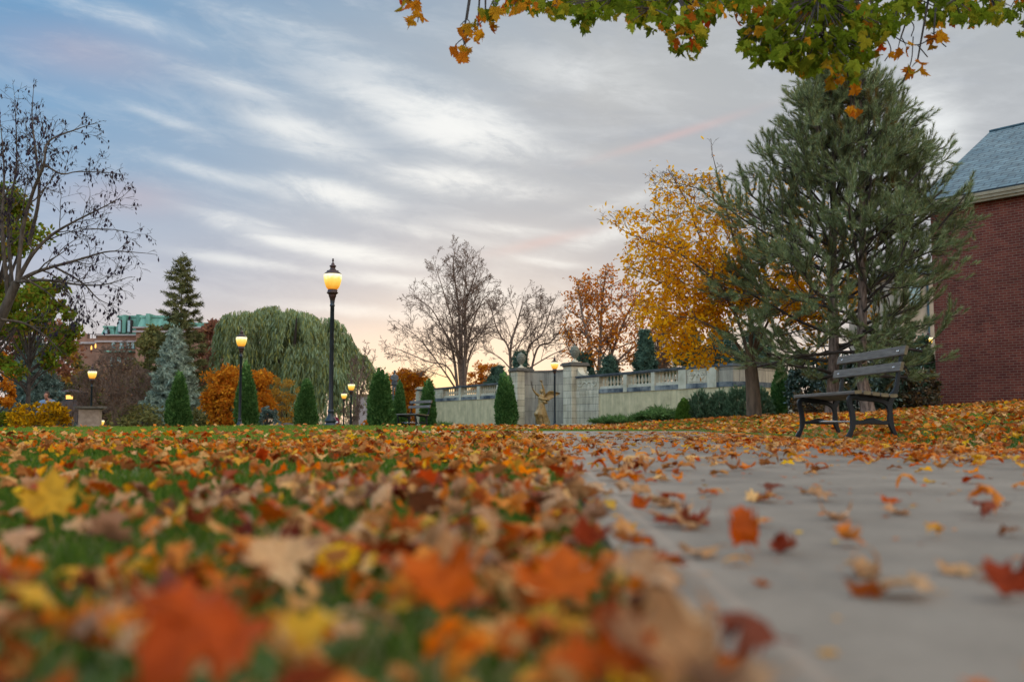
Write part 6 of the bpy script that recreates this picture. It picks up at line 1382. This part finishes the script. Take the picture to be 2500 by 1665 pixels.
# shrubs near the wall and building
M['yew'] = leafmat('yew', ['#4a5e42', '#607656', '#7c9070', '#3e5038'], trans=.12, nscale=3, namp=.35)
M['juniper'] = leafmat('juniper', ['#42582e', '#586f3a', '#6f864c', '#384c28'], trans=.15, nscale=3, namp=.35)
def tuft_shrub(label, px_, Y, pt, wpx, mt='yew', n=900, sz=.2, name='shrub', group=None, upright=.8, sy=.8):
    b = on(px_, Y); h = W(px_, pt, Y)[2]-b[2]; r_ = wpx/2/pxm(Y); m = n; u_ = rng.random(m); a_ = rng.random(m)*6.283; th_ = np.arccos(1-u_*1.0); k = .72+.28*rng.random(m)
    st_ = np.stack([np.cos(a_)*np.sin(th_)*r_*k, np.sin(a_)*np.sin(th_)*r_*k*sy, np.cos(th_)*h*k*.9+.02 + .12*h*np.sin(a_*4)*np.sin(th_)], -1)
    D = st_/[r_, r_, h]; D[:, 2] += upright; D += rng.normal(size=D.shape)*.22
    st_[:, 2] = np.maximum(st_[:, 2]-sz*.4, .0)
    t = thing(name, label, 'shrub', b, 0, group)
    lines = [(np.array([[0, 0, -.1], st_[q]*.5, st_[q]*.95]), np.array([.02, .014, .006])) for q in range(0, min(m, 60))]
    w = rng.integers(0, 3, m); obj('stem', tubes(lines, 5), M['bark_dark'], t)
    obj('crown', [scatter(TUFT[q][0]*[1, 1, 1], TUFT[q][1], st_[w == q], basis(D[w == q], rng.random((w == q).sum())*6.28), sz*(.7+.6*rng.random((w == q).sum()))) for q in range(3)], M[mt], t)
    return t
tuft_shrub('grey-green upright shrub next to the dwarf conical spruce', 1706, 40, 952, 54, n=520, sz=.2, group='grey-green shrubs under the wall')
tuft_shrub('grey-green shrub in the middle of the row under the wall', 1757, 40, 950, 62, n=620, sz=.2, group='grey-green shrubs under the wall')
tuft_shrub('tallest grey-green shrub just before the yellow tree trunk', 1805, 39.5, 940, 72, n=700, sz=.2, group='grey-green shrubs under the wall')
tuft_shrub('grey-green shrub showing past the far side of the yellow tree trunk', 1856, 40.5, 945, 46, n=420, sz=.2, group='grey-green shrubs under the wall')
def juniper(label, px_, Y, wpx, pt, n):
    b = on(px_, Y); h = W(px_, pt, Y)[2]-b[2]; r_ = wpx/2/pxm(Y); a_ = rng.random(n)*6.283; k = rng.random(n)**.6
    P = np.stack([np.cos(a_)*r_*k, np.sin(a_)*r_*.5*k, h*(1-k**1.5)*rng.random(n)*.85 + .04+.12*h], -1); D = np.stack([np.cos(a_), np.sin(a_)*.6, .25+.35*rng.random(n)], -1)
    t = thing('juniper', label, 'shrub', b, 0, 'creeping junipers')
    obj('stem', tubes([(np.array([[0, 0, 0], P[q]*.9]), np.array([.02, .008])) for q in range(0, n, max(1, n//40))], 4), M['bark_dark'], t)
    obj('crown', [scatter(SPR[0]*[.8, .8, 1.1], SPR[1], P, basis(D, rng.random(n)*6.28), .34*(.6+.7*rng.random(n)))], M['juniper'], t)
juniper('sprawling juniper mat running up to the dwarf conical spruce', 1610, 41, 120, 1003, 900)
juniper('low thin end of the juniper mat near the stone seat and lamp', 1505, 47, 110, 1022, 420)
juniper('tiny juniper sprig at the foot of the balustrade wall by the distant bench', 1084, 60, 26, 1036, 60)
M['rhodo'] = leafmat('rhodo', ['#1c2a1c', '#2a3a28', '#3a4c3c', '#46584e', '#5a6a60', '#2c3c2a'], trans=.08, nscale=2, namp=.35, gloss=.5, rough=.35)
M['rusty_shrub'] = leafmat('rusty_shrub', ['#4a3a2c', '#6a5040', '#5c6050', '#7a6a5c', '#7c5a2c', '#38422c'], trans=.2, nscale=2, namp=.3)
foliage_tree('dark glossy rhododendron mass behind the pine trunks', 2090, 29, [(880, 2040, 2150), (900, 2000, 2190), (950, 1990, 2200), (1000, 1990, 2200)], 'rhodo', .13, 9500, clumps=110, trunkr=.04, cat='shrub', name='shrub', cl=.24, base=on(2090, 29))
foliage_tree('dark holly-like shrub behind the slim stone post', 1965, 31, [(860, 1935, 1990), (900, 1925, 2010), (960, 1925, 2010), (1000, 1930, 2000)], 'rhodo', .12, 3800, clumps=60, trunkr=.04, cat='shrub', name='shrub', cl=.26, base=on(1965, 31))
foliage_tree('mauve-brown shrub with bent dark stems against the brick corner', 2240, 28.5, [(905, 2215, 2265), (930, 2190, 2284), (970, 2180, 2288), (1000, 2190, 2286)], 'rusty_shrub', .12, 3600, clumps=60, trunkr=.03, cat='shrub', name='shrub', cl=.24, base=on(2240, 28.5))
foliage_tree('pale green variegated shrub under the amber lamp by the brick wall', 2235, 33, [(820, 2220, 2262), (860, 2195, 2275), (910, 2190, 2285), (960, 2190, 2285)], 'yew', .12, 4200, clumps=60, trunkr=.04, cat='shrub', name='shrub', cl=.24, base=on(2235, 33))
foliage_tree('low yellow-brown shrub between the evergreen column and the bench', 1985, 27, [(962, 1945, 2005), (985, 1935, 2030), (1008, 1935, 2035)], 'rusty_shrub', .09, 1500, clumps=40, trunkr=.02, cat='shrub', name='shrub', cl=.22, base=on(1985, 27))

# overhanging maple: trunk stands outside the picture, boughs reach over the path
TX, TY = 6.3, 8.2; base = np.array([TX, TY, Hf(TX, TY)])
mt_ = thing('overhanging_maple', 'green and orange maple boughs hanging down over the path and pine', 'maple tree', base)
regions = [  # (cx, cy, hw, hh, n leaves, gold share)
    (2000, 60, 170, 70, 240, .03), (2010, 130, 125, 50, 140, .04), (1870, 110, 70, 50, 90, .06), (2080, 30, 110, 40, 70, .1), (1830, 30, 50, 40, 22, .2), (2060, 185, 40, 18, 14, .6), (1950, 20, 120, 40, 70, .1), (2130, 80, 50, 60, 40, .15), (1960, 150, 60, 40, 45, .1),
    (1650, 25, 110, 40, 120, .12), (1680, 95, 50, 45, 55, .3), (1500, 18, 120, 28, 95, .08), (1370, 14, 100, 25, 55, .15), (1425, 55, 30, 30, 12, .1), (1590, 50, 60, 30, 30, .2), (1740, 10, 70, 26, 36, .3), (1810, 8, 40, 20, 14, .2), (1270, 15, 60, 22, 26, .5), (1360, 30, 40, 18, 12, .2),
    (1205, 25, 38, 20, 9, .9), (1185, 60, 25, 20, 7, .9), (1140, 70, 22, 22, 6, .9), (1130, 120, 22, 25, 11, .9), (1165, 95, 16, 14, 3, .9), (1000, 15, 20, 14, 3, .8), (1022, 48, 22, 16, 5, .9), (985, 20, 10, 14, 2, 1),
    (2230, 25, 60, 32, 36, .05), (2330, 30, 60, 30, 36, .05), (2420, 25, 60, 30, 36, .1), (2490, 20, 40, 40, 24, .1), (2380, 50, 40, 18, 12, .05), (2280, 45, 30, 20, 10, .05), (2500, 85, 12, 18, 3, .1), (2190, 60, 25, 34, 10, .05),
    (2080, 285, 18, 20, 6, 1.0), (2095, 215, 12, 10, 3, 1.), (2040, 205, 30, 8, 5, .9), (2200, 120, 60, 30, 5, .9), (2280, 100, 30, 16, 4, .9), (2240, 170, 30, 20, 4, .9)]
gl, gd_, tw_ = [], [], []
limbs_m = [np.array([(TX, TY, base[2]-.2), (TX, TY, 2.2), (TX-.2, TY, 3.8)])]
for e in [(4.6, 7.8, 4.9), (2.6, 7.6, 4.6), (1.0, 7.5, 4.5), (5.2, 7.2, 4.6), (3.8, 6.6, 5.2)]:
    e = np.array(e); s_ = limbs_m[0][-1]; limbs_m.append(np.array([s_, (s_+e)/2 + [0, 0, .35], e]))
limbs_m.append(np.array([limbs_m[2][-1], (0.2, 7.5, 4.35), (-.7, 7.5, 4.0)])); limbs_m.append(np.array([limbs_m[0][-1], (TX+1.5, TY+1.5, 5.2), (TX+3, TY+2.5, 6)])); limbs_m.append(np.array([limbs_m[0][-1], (TX+.3, TY-1.5, 5.4), (TX+.2, TY-3, 6.4)]))
wood = [(pl, np.linspace(.19, .14, 3)) if k == 0 else (pl, np.linspace(.09, .03, 3)) for k, pl in enumerate(limbs_m)]
anchor = np.concatenate([np.array([pl[0] + (pl[-1]-pl[0])*q for q in (.5, .7, .85, 1.)]) for pl in limbs_m[1:7]] )
for (cx0, cy0, hw, hh_, n_, gs) in regions:
    Yc = 7.5 + rng.normal()*.25; c_ = W(cx0, cy0-hh_, Yc); a_ = anchor[np.argmin(np.linalg.norm(anchor-(c_+[0, 0, .6]), axis=1))]
    mid = (a_+c_)/2 + [0, 0, .12]; wood.append((np.array([a_, mid, c_]), np.array([.018, .012, .007])))
    prev = None
    for q in range(n_):
        while True:
            u_, v_ = rng.random()*2-1, rng.random()*2-1
            if u_*u_ + v_*v_ < 1: break
        P_ = W(cx0+u_*hw, cy0+v_*hh_, Yc + rng.normal()*.32); (gl if rng.random() < gs else gd_).append(P_)
        if q % 3 == 0: s_ = c_ + (P_-c_)*.1*rng.random(); wood.append((np.array([s_, (s_+P_)/2+[0, 0, .03], P_+[0, 0, .05]]), np.array([.006, .005, .003])))
# the rest of the crown, above and beside the frame
ex = rng.normal(size=(2600, 3))*[2.6, 1.5, .75] + [3.8, 7.8, 5.6]; ok = np.array([(p[2]-CAM_Z)/max(p[1], .1) > .47 for p in ex]); ex = ex[ok]; gd_ += list(ex)
for pts_, mt2, nm in ((gd_, 'maple_leaf', 'crown'), (gl, 'maple_gold', 'golden_leaves')):
    P = np.array(pts_); n = len(P); D = np.stack([rng.normal(size=n)*.55, rng.normal(size=n)*.55, np.full(n, -.8)], -1); Bz = basis(D, rng.random(n)*6.28); rot = np.stack([Bz[..., 0], Bz[..., 2], -Bz[..., 1]], -1)
    w = rng.integers(0, 4, n); obj(nm, rel([scatter(MID[q][0], MID[q][1], P[w == q], rot[w == q], .100*(.55+.6*rng.random((w == q).sum()))) for q in range(4)], base), M[mt2], mt_)
# bare hanging twigs with a few shrivelled leaves
for pts_ in ([(2150, 60), (2200, 100), (2240, 110), (2280, 95), (2310, 115)], [(2150, 70), (2175, 120), (2160, 150)], [(2230, 90), (2225, 150), (2205, 200)], [(2240, 110), (2265, 140)], [(2190, 20), (2230, 60), (2225, 90)], [(1205, 0), (1180, 50), (1140, 90), (1128, 130)], [(1010, 0), (1022, 30), (1020, 55)], [(2090, 190), (2085, 250), (2080, 280)]):
    wood.append((pxline(pts_, 7.5, .05), .005))
obj('trunk', rel(tubes([(a_, np.broadcast_to(r_, (len(a_),))) for a_, r_ in wood], 8), base), M['bark_dark'], mt_)

# far treeline closing the horizon on every side
M['far_leaf'] = leafmat('far_leaf', ['#4c4a38', '#5c5242', '#6a5c40', '#46503c', '#70583c'], trans=.2, nscale=.12, namp=.35)
n = 26000; a_ = rng.random(n)*2*np.pi; rr = 190 + rng.random(n)*60; hh2 = 5.5 + 3*np.sin(a_*9) + 2*np.sin(a_*23+1); X_ = np.sin(a_)*rr; Y_ = np.cos(a_)*rr
fr = np.abs(np.arctan2(X_, Y_)) < .30; hh2 = np.where(fr, hh2*.5, hh2)
Z_ = H(X_, Y_) + hh2*rng.random(n)**.8 - 1
tag(obj('far_woods', [leafcloud(np.stack([X_, Y_, Z_], -1), 1.9)], M['far_leaf']), 'low far-off woods around the park', None, kind='stuff')
print('total faces', sum(len(o.data.polygons) for o in scn.objects if o.type == 'MESH'))
